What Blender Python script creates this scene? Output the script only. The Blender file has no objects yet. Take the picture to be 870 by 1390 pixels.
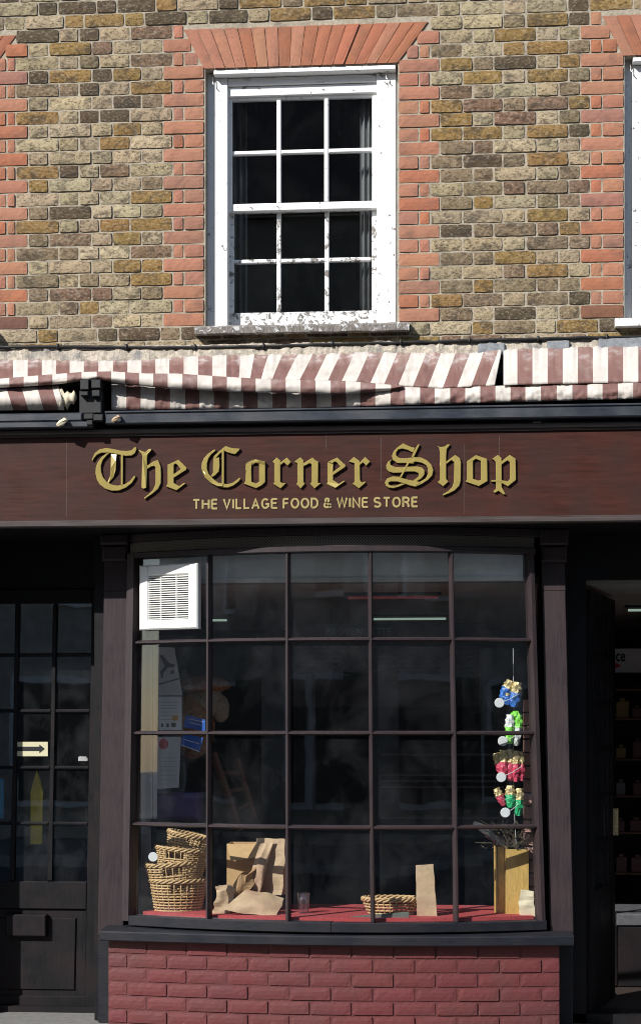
import bpy, bmesh, math, random
from mathutils import Vector, noise
random.seed(7)
R = math.radians
# ------------------------------------------------------------------ camera, sky, sun, exposure
F = 2250.0; HZ = 998.0; PSI = math.atan(F/29300.0)
CAM = Vector((0, -9.0, 1.6))
sc = bpy.context.scene
cd = bpy.data.cameras.new('camera'); cam = bpy.data.objects.new('camera', cd)
sc.collection.objects.link(cam); sc.camera = cam
cam.location = CAM; cam.rotation_euler = (R(90), 0, PSI)
cd.sensor_width = 36; cd.lens = 36*F/1390.0; cd.shift_y = (HZ-695.0)/1390.0
cd.clip_start = 0.05; cd.clip_end = 1000
SUN_AZ = R(41); SUN_EL = R(35)          # azimuth left of the facade normal
w = bpy.data.worlds.new("World"); sc.world = w; w.use_nodes = True
nt = w.node_tree; nt.nodes.clear()
wo = nt.nodes.new('ShaderNodeOutputWorld'); bg = nt.nodes.new('ShaderNodeBackground'); sky = nt.nodes.new('ShaderNodeTexSky')
sky.sky_type = 'NISHITA'; sky.sun_disc = False; sky.sun_elevation = SUN_EL; sky.sun_rotation = R(180)+SUN_AZ
sky.dust_density = 0.6
bg.inputs[1].default_value = 0.13
nt.links.new(sky.outputs[0], bg.inputs[0]); nt.links.new(bg.outputs[0], wo.inputs[0])
sd = bpy.data.lights.new('sun', 'SUN'); sun = bpy.data.objects.new('sun', sd); sc.collection.objects.link(sun)
sd.energy = 5.0; sd.angle = R(0.5); sd.color = (1.0, 0.965, 0.92)
to_sun = Vector((-math.sin(SUN_AZ)*math.cos(SUN_EL), -math.cos(SUN_AZ)*math.cos(SUN_EL), math.sin(SUN_EL)))
sun.rotation_euler = to_sun.to_track_quat('Z', 'Y').to_euler(); sun.location = (-6, -8, 8)
sc.view_settings.view_transform = 'Standard'; sc.view_settings.look = 'None'
sc.view_settings.gamma = 1; sc.view_settings.exposure = 0.33
sc.cycles.filter_width = 1.0; sc.cycles.max_bounces = 8; sc.cycles.transparent_max_bounces = 16

COL = sc.collection
# ------------------------------------------------------------------ measuring helpers
def P(px, py, y=0.0):
    "point of the plane at depth y seen at that spot of the facade survey"
    f = Vector((-math.sin(PSI), math.cos(PSI), 0)); r = Vector((math.cos(PSI), math.sin(PSI), 0))
    d = f + r*((px-435)/F) + Vector((0, 0, 1))*((HZ-py)/F)
    return CAM + d*((y-CAM.y)/d.y)
def X(px, y=0.0): return P(px, 0, y).x
def Z(py, px=435, y=0.0): return P(px, py, y).z
def lerp(a, b, t): return a+(b-a)*t
def interp(x, tab, k=1):
    if x <= tab[0][0]: return tab[0][k]
    for a, b in zip(tab, tab[1:]):
        if x <= b[0]: return lerp(a[k], b[k], (x-a[0])/(b[0]-a[0]))
    return tab[-1][k]
def sstep(a, b, x):
    t = max(0, min(1, (x-a)/(b-a))); return t*t*(3-2*t)

# ------------------------------------------------------------------ materials
def srgb(r, g, b):
    f = lambda c: (c/255/12.92) if c/255 <= 0.04045 else ((c/255+0.055)/1.055)**2.4
    return (f(r), f(g), f(b))
class N:
    def __init__(s, name):
        s.m = bpy.data.materials.new(name); s.m.use_nodes = True; s.t = s.m.node_tree; s.t.nodes.clear()
        s.out = s.new('ShaderNodeOutputMaterial')
    def new(s, kind, **kw):
        n = s.t.nodes.new(kind)
        for k, v in kw.items(): setattr(n, k, v)
        return n
    def L(s, a, b): s.t.links.new(a, b)
    def coord(s, scale=(1, 1, 1), rnd=False):
        g = s.new('ShaderNodeNewGeometry'); mp = s.new('ShaderNodeMapping'); mp.inputs['Scale'].default_value = scale
        s.L(g.outputs['Position'], mp.inputs[0])
        if rnd:
            a = s.new('ShaderNodeAttribute', attribute_name='rnd'); ad = s.new('ShaderNodeVectorMath', operation='MULTIPLY_ADD')
            s.L(a.outputs['Fac'], ad.inputs[0]); ad.inputs[1].default_value = (37, 91, 53); s.L(mp.outputs[0], ad.inputs[2])
            return ad.outputs[0]
        return mp.outputs[0]
    def noise(s, vec, scale, detail=6, rough=0.6, dist=0):
        n = s.new('ShaderNodeTexNoise'); n.inputs['Scale'].default_value = scale; n.inputs['Detail'].default_value = detail
        n.inputs['Roughness'].default_value = rough; n.inputs['Distortion'].default_value = dist
        s.L(vec, n.inputs['Vector']); return n.outputs['Fac']
    def ramp(s, fac, stops):
        r = s.new('ShaderNodeValToRGB'); e = r.color_ramp.elements
        while len(e) < len(stops): e.new(0.5)
        for el, (p, c) in zip(e, stops):
            el.position = p; el.color = (*c, 1) if not isinstance(c, (int, float)) else (c, c, c, 1)
        s.L(fac, r.inputs[0]); return r.outputs[0]
    def mix(s, fac, a, b, mode='MIX'):
        m = s.new('ShaderNodeMix', data_type='RGBA', blend_type=mode)
        for v, i in ((fac, 0), (a, 6), (b, 7)):
            if isinstance(v, (int, float)): m.inputs[i].default_value = v
            elif isinstance(v, tuple): m.inputs[i].default_value = (*v, 1)
            else: s.L(v, m.inputs[i])
        return m.outputs[2]
    def bsdf(s, col, rough=0.6, metal=0, spec=0.5, bump=None, bs=0.4, bd=0.005, **kw):
        b = s.new('ShaderNodeBsdfPrincipled')
        for v, i in ((col, 'Base Color'), (rough, 'Roughness')):
            if isinstance(v, (int, float)): b.inputs[i].default_value = v
            elif isinstance(v, tuple): b.inputs[i].default_value = (*v, 1)
            else: s.L(v, b.inputs[i])
        b.inputs['Metallic'].default_value = metal; b.inputs['Specular IOR Level'].default_value = spec
        for k, v in kw.items(): b.inputs[k].default_value = v
        if bump is not None:
            u = s.new('ShaderNodeBump'); u.inputs['Strength'].default_value = bs; u.inputs['Distance'].default_value = bd
            s.L(bump, u.inputs['Height']); s.L(u.outputs[0], b.inputs['Normal'])
        s.L(b.outputs[0], s.out.inputs[0]); return b
M = {}
def simple(name, col, rough=0.6, var=0.25, scale=30, bs=0.2, bd=0.002, stretch=(1, 1, 1), spec=0.5, metal=0, dirt=None, dirt_at=0.62, **kw):
    n = N(name); c = n.coord(stretch); f = n.noise(c, scale); g = n.noise(c, scale*0.17, 4)
    lo = tuple(x*(1-var) for x in col); hi = tuple(min(1, x*(1+var)) for x in col)
    cc = n.ramp(f, [(0.3, lo), (0.7, hi)])
    if dirt: cc = n.mix(n.ramp(g, [(dirt_at-0.08, 0), (dirt_at+0.08, 1)]), cc, dirt)
    n.bsdf(cc, rough, metal, spec, f, bs, bd, **kw); M[name] = n.m; return n.m
# stock brick, colour of each brick in attribute 'col'
def brick_mat(name, kind):
    n = N(name); c = n.coord((1, 1, 1.6), rnd=True)
    a = n.new('ShaderNodeAttribute', attribute_name='col').outputs['Color']
    f1 = n.noise(c, 55, 8, 0.7); f2 = n.noise(c, 18, 5, 0.65, 0.6); f3 = n.noise(c, 160, 4, 0.7)
    if kind == 'stock':
        f2 = n.noise(c, 11, 7, 0.72, 0.5)
        dark = n.mix(0.75, a, (0.045, 0.036, 0.028)); pale = n.mix(0.7, a, (0.50, 0.45, 0.35))
        cc = n.mix(n.ramp(f2, [(0.50, 0), (0.60, 0.9)]), a, dark)
        cc = n.mix(n.ramp(f1, [(0.53, 0), (0.64, 0.55)]), cc, pale)
        cc = n.mix(n.ramp(f1, [(0.39, 1), (0.46, 0)]), cc, n.mix(0.8, a, (0.05, 0.035, 0.022)))
        f4 = n.noise(n.coord(), 1.3, 3)
        cc = n.mix(n.ramp(f3, [(0.57, 0), (0.64, 0.85)]), cc, (0.03, 0.025, 0.02))
        cc = n.mix(n.ramp(f4, [(0.42, 0.0), (0.7, 0.15)]), cc, (0.09, 0.085, 0.07))
        bs, bd = 0.8, 0.0032
    else:
        cc = n.mix(n.ramp(f2, [(0.50, 0), (0.72, 0.55)]), a, n.mix(0.5, a, (0.16, 0.07, 0.05)))
        cc = n.mix(n.ramp(f1, [(0.56, 0), (0.68, 0.45)]), cc, n.mix(0.5, a, (0.42, 0.29, 0.21)))
        cc = n.mix(n.ramp(f3, [(0.58, 0), (0.68, 0.5)]), cc, (0.10, 0.06, 0.045)); cc = n.mix(n.ramp(n.noise(n.coord(), 7, 6, 0.7), [(0.52, 0), (0.70, 0.55)]), cc, (0.13, 0.085, 0.07))
        bs, bd = 0.5, 0.004
    h = n.new('ShaderNodeMath', operation='ADD'); n.L(f1, h.inputs[0]); n.L(f3, h.inputs[1])
    n.bsdf(cc, 0.92, 0, 0.25, h.outputs[0], bs, bd); M[name] = n.m
brick_mat('stock_brick', 'stock'); brick_mat('red_brick', 'red')
simple('mortar', (0.37, 0.325, 0.25), 0.95, 0.25, 60, 0.8, 0.004, dirt=(0.21, 0.18, 0.14), dirt_at=0.58, spec=0.2)
simple('cement', (0.42, 0.37, 0.30), 0.95, 0.35, 45, 1.0, 0.012, dirt=(0.22, 0.21, 0.20), spec=0.2)
simple('lead', (0.17, 0.18, 0.19), 0.6, 0.3, 40, 0.5, 0.004)
# peeling white paint over old wood
def peel(name, amt, white=(0.80, 0.80, 0.79)):
    n = N(name); c = n.coord((1, 1, 1)); f = n.noise(c, 26, 8, 0.7, 0.8); g = n.noise(c, 160, 5, 0.7); h = n.noise(n.coord((4, 4, 0.5)), 50, 4)
    wood = n.ramp(h, [(0.35, (0.10, 0.09, 0.08)), (0.65, (0.30, 0.27, 0.24))])
    wh = n.mix(n.ramp(g, [(0.45, 0), (0.75, 0.4)]), white, (0.60, 0.59, 0.57))
    mk = n.ramp(f, [(amt, 1), (amt+0.015, 0)])
    cc = n.mix(mk, wh, wood)
    n.bsdf(cc, 0.6, 0, 0.4, n.ramp(f, [(amt-0.01, 0), (amt+0.03, 1)]), 0.8, 0.003); M[name] = n.m
peel('white_paint', 0.355); peel('peeling_paint', 0.44); peel('bare_sill', 0.54, (0.62, 0.62, 0.62))
def wood(name, base, tint, rough=0.45, streak=(14, 14, 1.2), gloss=0.5, tamt=0.5, scr=True):
    n = N(name); c = n.coord(streak); f = n.noise(c, 6, 8, 0.65, 0.3); g = n.noise(n.coord(), 5, 5, 0.6); s = n.noise(n.coord(), 120, 3, 0.7)
    lo = tuple(x*0.6 for x in base); hi = tuple(x*1.35 for x in base)
    cc = n.ramp(f, [(0.3, lo), (0.7, hi)])
    cc = n.mix(n.ramp(g, [(0.42, 0), (0.68, tamt)]), cc, tint)
    if scr: cc = n.mix(n.ramp(s, [(0.70, 0), (0.78, 0.5)]), cc, (0.28, 0.25, 0.24))
    rr = n.ramp(g, [(0.3, rough-0.08), (0.7, rough+0.15)])
    n.bsdf(cc, rr, 0, gloss, f, 0.25, 0.002); M[name] = n.m
wood('frame_paint', (0.030, 0.0215, 0.0245), (0.036, 0.018, 0.017), 0.5, gloss=0.35)
wood('sill_paint', (0.011, 0.0125, 0.018), (0.019, 0.016, 0.017), 0.5, (1.2, 14, 14), 0.35)
wood('door_paint', (0.008, 0.008, 0.0095), (0.020, 0.008, 0.0075), 0.5, gloss=0.25, tamt=0.45)
wood('fascia_paint', (0.048, 0.0145, 0.0095), (0.028, 0.012, 0.0095), 0.5, (0.8, 7, 9), 0.25, 0.65)
wood('fascia_trim', (0.062, 0.048, 0.045), (0.05, 0.04, 0.04), 0.4, (0.7, 9, 9))
wood('navy_metal', (0.022, 0.028, 0.040), (0.060, 0.062, 0.068), 0.42, (1.5, 12, 12), 0.6, 0.6)
simple('black_iron', (0.012, 0.012, 0.013), 0.6, 0.5, 60)
simple('cable_black', (0.012, 0.012, 0.012), 0.5)
simple('gold_paint', (0.41, 0.32, 0.095), 0.26, 0.07, 25, 0.12, 0.003, spec=0.9, metal=0.25)
simple('lining_grey', (0.40, 0.43, 0.48), 0.7, 0.06, 10); simple('joint_line', (0.09, 0.065, 0.06), 0.6, 0.5, 80); simple('lid_grey', (0.10, 0.10, 0.11), 0.5); simple('letter_side', (0.012, 0.011, 0.010), 0.6); simple('tagline_gold', (0.36, 0.28, 0.11), 0.5, 0.08, 60)
n = N('painted_brick'); a = n.new('ShaderNodeAttribute', attribute_name='col').outputs['Color']; c = n.coord(rnd=True)
f = n.noise(c, 60, 6, 0.7)
g = n.noise(n.coord(), 22, 8, 0.75); h = n.noise(n.coord(), 3, 5, 0.6)
pc = n.mix(n.ramp(f, [(0.52, 0), (0.66, 0.6)]), a, (0.09, 0.018, 0.018)); pc = n.mix(n.ramp(g, [(0.66, 0), (0.68, 0.8)]), pc, (0.24, 0.15, 0.12)); pc = n.mix(n.ramp(h, [(0.45, 0), (0.7, 0.5)]), pc, (0.075, 0.04, 0.035))
n.bsdf(pc, 0.6, 0, 0.4, f, 0.5, 0.004); M['painted_brick'] = n.m
simple('painted_mortar', (0.10, 0.023, 0.024), 0.7, 0.3, 60, 0.6, 0.004)
# awning cloth: stripe phase in attribute 'u', bleach in 'fade'
n = N('awning_cloth')
u = n.new('ShaderNodeAttribute', attribute_name='u').outputs['Fac']; fd = n.new('ShaderNodeAttribute', attribute_name='fade').outputs['Fac']
fr = n.new('ShaderNodeMath', operation='FRACT'); n.L(u, fr.inputs[0])
gt = n.new('ShaderNodeMath', operation='GREATER_THAN'); n.L(fr.outputs[0], gt.inputs[0]); gt.inputs[1].default_value = 0.5
c = n.coord(); f = n.noise(c, 14, 7, 0.65); g = n.noise(c, 90, 4, 0.7)
red = n.mix(n.ramp(f, [(0.4, 0), (0.68, 0.6)]), (0.155, 0.062, 0.054), (0.195, 0.11, 0.092))
red = n.mix(fd, red, (0.30, 0.20, 0.17))
crm = n.mix(n.ramp(f, [(0.46, 0), (0.70, 0.6)]), (0.60, 0.555, 0.50), (0.42, 0.37, 0.32))
cc = n.mix(gt.outputs[0], red, crm)
sf = n.ramp(n.noise(n.coord((1.5, 1, 0.5)), 5, 6, 0.7), [(0.56, 0), (0.68, 0.3)])
cc = n.mix(sf, cc, (0.26, 0.22, 0.19)); cc = n.mix(0.10, cc, (0.35, 0.30, 0.26))
wf = n.new('ShaderNodeMath', operation='MULTIPLY'); n.L(fd, wf.inputs[0]); n.L(n.ramp(f, [(0.50, 0), (0.66, 0.8)]), wf.inputs[1])
cc = n.mix(wf.outputs[0], cc, (0.64, 0.61, 0.60))
n.bsdf(cc, 0.62, 0, 0.35, f, 0.35, 0.006); M['awning_cloth'] = n.m
# window glass: clear, mirrored by angle, a little dust
def glass(name, dust=0.035, boost=1.6, smear=0.05, tint=(1, 1, 1)):
    n = N(name); tr = n.new('ShaderNodeBsdfTransparent'); tr.inputs[0].default_value = (0.93*tint[0], 0.95*tint[1], 0.94*tint[2], 1)
    gl = n.new('ShaderNodeBsdfGlossy'); gl.inputs['Roughness'].default_value = 0.015; gl.inputs[0].default_value = (0.9, 0.95, 1, 1)
    bp = n.new('ShaderNodeBump'); bp.inputs['Strength'].default_value = 0.06; bp.inputs['Distance'].default_value = 0.01
    n.L(n.noise(n.coord(), 2.5, 2), bp.inputs['Height']); n.L(bp.outputs[0], gl.inputs['Normal'])
    fr = n.new('ShaderNodeLayerWeight'); fr.inputs[0].default_value = 0.5
    pw = n.new('ShaderNodeMath', operation='POWER'); pw.inputs[1].default_value = 5; n.L(fr.outputs['Facing'], pw.inputs[0])
    mu = n.new('ShaderNodeMath', operation='MULTIPLY_ADD'); mu.inputs[1].default_value = 0.9; mu.inputs[2].default_value = 0.045*boost; mu.use_clamp = True; n.L(pw.outputs[0], mu.inputs[0])
    m1 = n.new('ShaderNodeMixShader'); n.L(mu.outputs[0], m1.inputs[0]); n.L(tr.outputs[0], m1.inputs[1]); n.L(gl.outputs[0], m1.inputs[2])
    df = n.new('ShaderNodeBsdfDiffuse'); df.inputs[0].default_value = (0.5, 0.52, 0.55, 1)
    a = n.noise(n.coord((1, 1, 0.8)), 4, 7, 0.6, 0.4); b = n.noise(n.coord(), 150, 2, 0.5)
    r1 = n.ramp(a, [(0.45, dust*0.35), (0.75, dust+smear)]); r2 = n.ramp(b, [(0.74, 0), (0.80, 0.35)])
    ad = n.new('ShaderNodeMath', operation='ADD'); ad.use_clamp = True; n.L(r1, ad.inputs[0]); n.L(r2, ad.inputs[1])
    m2 = n.new('ShaderNodeMixShader'); n.L(ad.outputs[0], m2.inputs[0]); n.L(m1.outputs[0], m2.inputs[1]); n.L(df.outputs[0], m2.inputs[2])
    n.L(m2.outputs[0], n.out.inputs[0]); M[name] = n.m
glass('pane_glass', 0.007, 1.8, 0.020); glass('upper_glass', 0.002, 0.7, 0.004); glass('clear_plastic', 0.04, 3.0, 0.15)
# perforated metal strip
n = N('perforated_metal'); g = n.new('ShaderNodeNewGeometry'); mp = n.new('ShaderNodeMapping'); n.L(g.outputs['Position'], mp.inputs[0])
mp.inputs['Rotation'].default_value = (0, R(45), 0); mp.inputs['Scale'].default_value = (85, 0, 85)
ck = n.new('ShaderNodeTexVoronoi'); ck.inputs['Scale'].default_value = 1.0; ck.inputs['Randomness'].default_value = 0; n.L(mp.outputs[0], ck.inputs['Vector'])
n.bsdf(n.ramp(ck.outputs['Distance'], [(0.30, (0.003, 0.003, 0.003)), (0.36, (0.13, 0.11, 0.09))]), 0.5); M['perforated_metal'] = n.m

simple('inner_white', (0.62, 0.64, 0.66), 0.7, 0.08, 12, dirt=(0.30, 0.27, 0.22), dirt_at=0.68)
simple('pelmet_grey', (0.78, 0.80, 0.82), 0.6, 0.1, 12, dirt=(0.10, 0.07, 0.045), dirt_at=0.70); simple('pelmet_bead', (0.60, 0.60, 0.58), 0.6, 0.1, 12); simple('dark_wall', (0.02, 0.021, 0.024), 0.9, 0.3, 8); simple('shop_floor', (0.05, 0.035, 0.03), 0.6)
simple('shop_ceiling', (0.30, 0.28, 0.25), 0.9, 0.1, 6)
simple('red_baize', (0.38, 0.05, 0.055), 0.9, 0.25, 80, 0.4)
simple('fan_plastic', (0.80, 0.80, 0.77), 0.4, 0.03, 20, 0.02); simple('fan_inner', (0.10, 0.085, 0.07), 0.7, 0.5, 30)
simple('wicker', (0.50, 0.34, 0.17), 0.6, 0.4, 90, 0.3); simple('kraft', (0.46, 0.33, 0.21), 0.8, 0.14, 20, 0.5, 0.006, dirt=(0.40, 0.25, 0.17))
simple('kraft_dark', (0.36, 0.22, 0.11), 0.8, 0.14, 20, 0.3, 0.004); simple('cardboard', (0.48, 0.31, 0.15), 0.85, 0.1, 30)
simple('pine_box', (0.50, 0.32, 0.09), 0.6, 0.22, 18, 0.2, 0.002, (6, 6, 1)); simple('cream_paper', (0.66, 0.58, 0.42), 0.8, 0.08, 20, 0.4, 0.006)
simple('grey_card', (0.10, 0.115, 0.10), 0.8); simple('fill_red', (0.30, 0.08, 0.04), 0.7, 0.5, 60, 0.6, 0.01)
simple('foil_gold', (0.62, 0.50, 0.26), 0.3, 0.35, 60, 0.9, 0.01, metal=0.5)
for nm, c in (('foil_blue', (0.03, 0.16, 0.55)), ('foil_lime', (0.22, 0.70, 0.06)), ('foil_pink', (0.60, 0.06, 0.12)), ('foil_green', (0.02, 0.42, 0.16)), ('foil_white', (0.7, 0.72, 0.72))):
    simple(nm, c, 0.3, 0.35, 60, 0.8, 0.008, spec=0.8)
simple('tag_white', (0.62, 0.64, 0.66), 0.6, 0.05); simple('string', (0.5, 0.5, 0.5), 0.5)
simple('paper_white', (0.66, 0.67, 0.70), 0.7, 0.05, 10); simple('paper_grey', (0.55, 0.55, 0.56), 0.7, 0.06, 10)
simple('ink_grey', (0.13, 0.13, 0.16), 0.8, 0.1); simple('ink_light', (0.40, 0.41, 0.45), 0.8, 0.1); simple('ink_black', (0.01, 0.01, 0.012), 0.7)
simple('poster_blue', (0.02, 0.10, 0.42), 0.5, 0.1); simple('bright_blue', (0.0, 0.22, 0.42), 0.5, 0.1); simple('ink_yellow', (0.55, 0.30, 0.04), 0.6)
simple('sticker_cream', (0.58, 0.55, 0.36), 0.6, 0.05); simple('yellow_cloth', (0.60, 0.45, 0.02), 0.7, 0.15, 20)
simple('poster_red', (0.45, 0.03, 0.04), 0.6); simple('orange_fur', (0.34, 0.15, 0.05), 0.95, 0.5, 60, 1, 0.02); simple('cream_fur', (0.45, 0.40, 0.30), 0.95, 0.3, 60, 1, 0.02)
simple('ladder_wood', (0.12, 0.05, 0.03), 0.6); simple('purple_cloth', (0.06, 0.03, 0.15), 0.9)
simple('dried_stems', (0.07, 0.055, 0.035), 0.9, 0.5, 40); simple('curtain', (0.17, 0.17, 0.18), 0.9, 0.12, 14)
simple('teal_chalk', (0.10, 0.17, 0.20), 0.9); simple('chalk', (0.16, 0.165, 0.17), 0.9, 0.4, 200); simple('blackboard', (0.012, 0.013, 0.015), 0.9)
simple('tile_pink', (0.40, 0.23, 0.19), 0.7, 0.25, 20)
simple('asphalt', (0.05, 0.05, 0.052), 0.9, 0.3, 60, 0.6, 0.006); simple('paving', (0.17, 0.165, 0.155), 0.9, 0.2, 20, 0.3, 0.004)
simple('kerb_stone', (0.33, 0.32, 0.30), 0.85, 0.2, 30); simple('road_paint', (0.75, 0.75, 0.72), 0.7, 0.1)
simple('opp_brick', (0.36, 0.32, 0.28), 0.9, 0.3, 6); simple('roof_tile', (0.12, 0.09, 0.08), 0.9, 0.3, 10); simple('shop_green', (0.01, 0.06, 0.03), 0.5)
simple('packet_yellow', (0.20, 0.14, 0.04), 0.6); simple('packet_pale', (0.12, 0.12, 0.13), 0.6); simple('packet_dark', (0.10, 0.04, 0.04), 0.6)
def emit(name, col, s):
    n = N(name); e = n.new('ShaderNodeEmission'); e.inputs[0].default_value = (*col, 1); e.inputs[1].default_value = s
    n.L(e.outputs[0], n.out.inputs[0]); M[name] = n.m
emit('tube_light', (0.75, 1.0, 0.85), 0.26); emit('tube_red', (1.0, 0.2, 0.22), 0.05)

# ------------------------------------------------------------------ mesh building
class MB:
    def __init__(s): s.v = []; s.f = []; s.mi = []; s.mats = []; s.cols = []; s.rnd = []; s.cur = (1, 1, 1); s.cr = 0.0; s.cm = 0
    def mat(s, name):
        if name not in s.mats: s.mats.append(name)
        s.cm = s.mats.index(name); return s
    def face(s, idx): s.f.append(idx); s.mi.append(s.cm); s.cols.append(s.cur); s.rnd.append(s.cr)
    def poly(s, pts): b = len(s.v); s.v += [Vector(p) for p in pts]; s.face(list(range(b, b+len(pts))))
    def loft(s, rings, closed=True, cap=True):
        b = len(s.v); n = len(rings[0])
        for r in rings: s.v += [Vector(p) for p in r]
        for i in range(len(rings)-1):
            for j in range(n if closed else n-1):
                k = (j+1) % n
                s.face([b+i*n+j, b+i*n+k, b+(i+1)*n+k, b+(i+1)*n+j])
        if cap and closed:
            s.face([b+j for j in reversed(range(n))]); s.face([b+(len(rings)-1)*n+j for j in range(n)])
    def box(s, x0, x1, y0, y1, z0, z1, bev=0.0):
        if bev <= 0:
            s.loft([[(x0, y0, z0), (x1, y0, z0), (x1, y1, z0), (x0, y1, z0)], [(x0, y0, z1), (x1, y0, z1), (x1, y1, z1), (x0, y1, z1)]])
        else:   # front face (towards -y) chamfered
            b = bev
            s.loft([[(x0, y1, z0), (x1, y1, z0), (x1, y1, z1), (x0, y1, z1)],
                    [(x0, y0+b, z0), (x1, y0+b, z0), (x1, y0+b, z1), (x0, y0+b, z1)],
                    [(x0+b, y0, z0+b), (x1-b, y0, z0+b), (x1-b, y0, z1-b), (x0+b, y0, z1-b)]])
    def qbox(s, c, y0, y1, bev=0.0):
        "c: four (x,z) corners counter-clockwise, extruded from y1 (back) to y0 (front)"
        cx = sum(p[0] for p in c)/4; cz = sum(p[1] for p in c)/4
        def sh(p):
            dx, dz = p[0]-cx, p[1]-cz; 
            return (p[0]-math.copysign(min(bev, abs(dx)*0.6), dx), p[1]-math.copysign(min(bev, abs(dz)*0.6), dz))
        rings = [[(x, y1, z) for x, z in c], [(x, y0+bev, z) for x, z in c]]
        if bev > 0: rings.append([(sh(p)[0], y0, sh(p)[1]) for p in c])
        s.loft(rings)
    def tube(s, pts, r, n=6, cap=True):
        pts = [Vector(p) for p in pts]; rings = []
        rr = r if isinstance(r, (list, tuple)) else [r]*len(pts)
        for i, p in enumerate(pts):
            t = (pts[min(i+1, len(pts)-1)]-pts[max(i-1, 0)])
            if t.length < 1e-9: t = Vector((0, 0, 1))
            t.normalize(); a = Vector((0, 0, 1)) if abs(t.z) < 0.9 else Vector((0, 1, 0))
            u = t.cross(a).normalized(); v = t.cross(u)
            rings.append([p+u*math.cos(2*math.pi*k/n)*rr[i]+v*math.sin(2*math.pi*k/n)*rr[i] for k in range(n)])
        s.loft(rings, True, cap)
    def lathe(s, prof, cx, cy, n=24, z0=0, sx=1, sy=1):
        s.loft([[(cx+r*sx*math.cos(2*math.pi*k/n), cy+r*sy*math.sin(2*math.pi*k/n), z0+z) for k in range(n)] for r, z in prof])
    def build(s, name, mat=None, parent=None, smooth=False, kind=None, fix=True):
        me = bpy.data.meshes.new(name); me.from_pydata([tuple(v) for v in s.v], [], s.f); 
        mats = s.mats or [mat]
        for m in mats: me.materials.append(M[m])
        for i, p in enumerate(me.polygons): p.material_index = s.mi[i] if s.mats else 0; p.use_smooth = smooth
        if len(set(s.cols)) > 1 or len(set(s.rnd)) > 1:
            me.attributes.new('col', 'FLOAT_COLOR', 'FACE'); me.attributes['col'].data.foreach_set('color', [q for c in s.cols for q in (*c, 1)])
            me.attributes.new('rnd', 'FLOAT', 'FACE'); me.attributes['rnd'].data.foreach_set('value', s.rnd)
        if fix:
            bm = bmesh.new(); bm.from_mesh(me); bmesh.ops.recalc_face_normals(bm, faces=bm.faces); bm.to_mesh(me); bm.free()
        o = bpy.data.objects.new(name, me); COL.objects.link(o)
        if parent: o.parent = parent
        if kind: o['kind'] = kind
        return o
def tag(o, label, cat, group=None):
    o['label'] = label; o['category'] = cat
    if group: o['group'] = group
    return o
def empty(name, loc, label, cat, group=None):
    o = bpy.data.objects.new(name, None); o.empty_display_size = 0.1; COL.objects.link(o); o.location = loc
    return tag(o, label, cat, group)
def into(o, root):
    "part of a root that is not at the origin: keep world place"
    o.parent = root; o.matrix_parent_inverse = root.matrix_basis.inverted(); return o
def text_mesh(s, name, mat, x0, x1, zb, zt, y, parent=None, depth=0.001, bold=0.0, slant=0):
    cu = bpy.data.curves.new('txt', 'FONT'); cu.body = s; cu.extrude = 0.5; cu.offset = bold; cu.shear = slant
    o = bpy.data.objects.new('txt', cu); COL.objects.link(o); bpy.context.view_layer.update()
    me = bpy.data.meshes.new_from_object(o.evaluated_get(bpy.context.evaluated_depsgraph_get()))
    bpy.data.objects.remove(o); bpy.data.curves.remove(cu)
    xs = [v.co.x for v in me.vertices]; ys = [v.co.y for v in me.vertices]
    ax, bx, ay, by = min(xs), max(xs), min(ys), max(ys)
    for v in me.vertices:
        v.co = Vector((lerp(x0, x1, (v.co.x-ax)/(bx-ax)), y-depth*(v.co.z+0.5), lerp(zb, zt, (v.co.y-ay)/(by-ay))))
    me.materials.clear(); me.materials.append(M[mat]); me.name = name
    o = bpy.data.objects.new(name, me); COL.objects.link(o)
    if parent: o.parent = parent
    return o

# ------------------------------------------------------------------ ground
def struct(mb, name, mat): return mb.build(name, mat, kind='structure')
b = MB(); b.poly([(-60, -40, -0.125), (60, -40, -0.125), (60, 30, -0.125), (-60, 30, -0.125)]); struct(b, 'ground', 'asphalt')
b = MB(); b.poly([(-60, -11.4, -0.121), (60, -11.4, -0.121), (60, -2.35, -0.121), (-60, -2.35, -0.121)]); struct(b, 'road', 'asphalt')
b = MB()
for i in range(-12, 12):
    for j in range(3):
        x0 = i*0.9+(j % 2)*0.45; b.box(x0+0.004, x0+0.896, -2.2+j*0.6+0.004, -2.2+j*0.6+0.596, -0.12, 0.0)
b.box(-60, 60, -2.2, -0.3, -0.12, -0.006); b.box(-60, 60, -0.396, 6, -0.12, -0.004)
struct(b, 'pavement', 'paving')
b = MB(); b.box(-60, 60, -2.35, -2.204, -0.124, 0.002); struct(b, 'kerb', 'kerb_stone')
b = MB(); b.box(-60, 60, -15, -11.55, -0.124, 0.0); struct(b, 'far_pavement', 'paving')
b = MB(); b.box(-60, 60, -11.546, -11.4, -0.124, 0.004); struct(b, 'far_kerb', 'kerb_stone')
b = MB()
for i in range(-10, 10): b.poly([(i*3.0, -6.95, -0.117), (i*3.0+1.5, -6.95, -0.117), (i*3.0+1.5, -6.8, -0.117), (i*3.0, -6.8, -0.117)])
struct(b, 'road_markings', 'road_paint')

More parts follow.
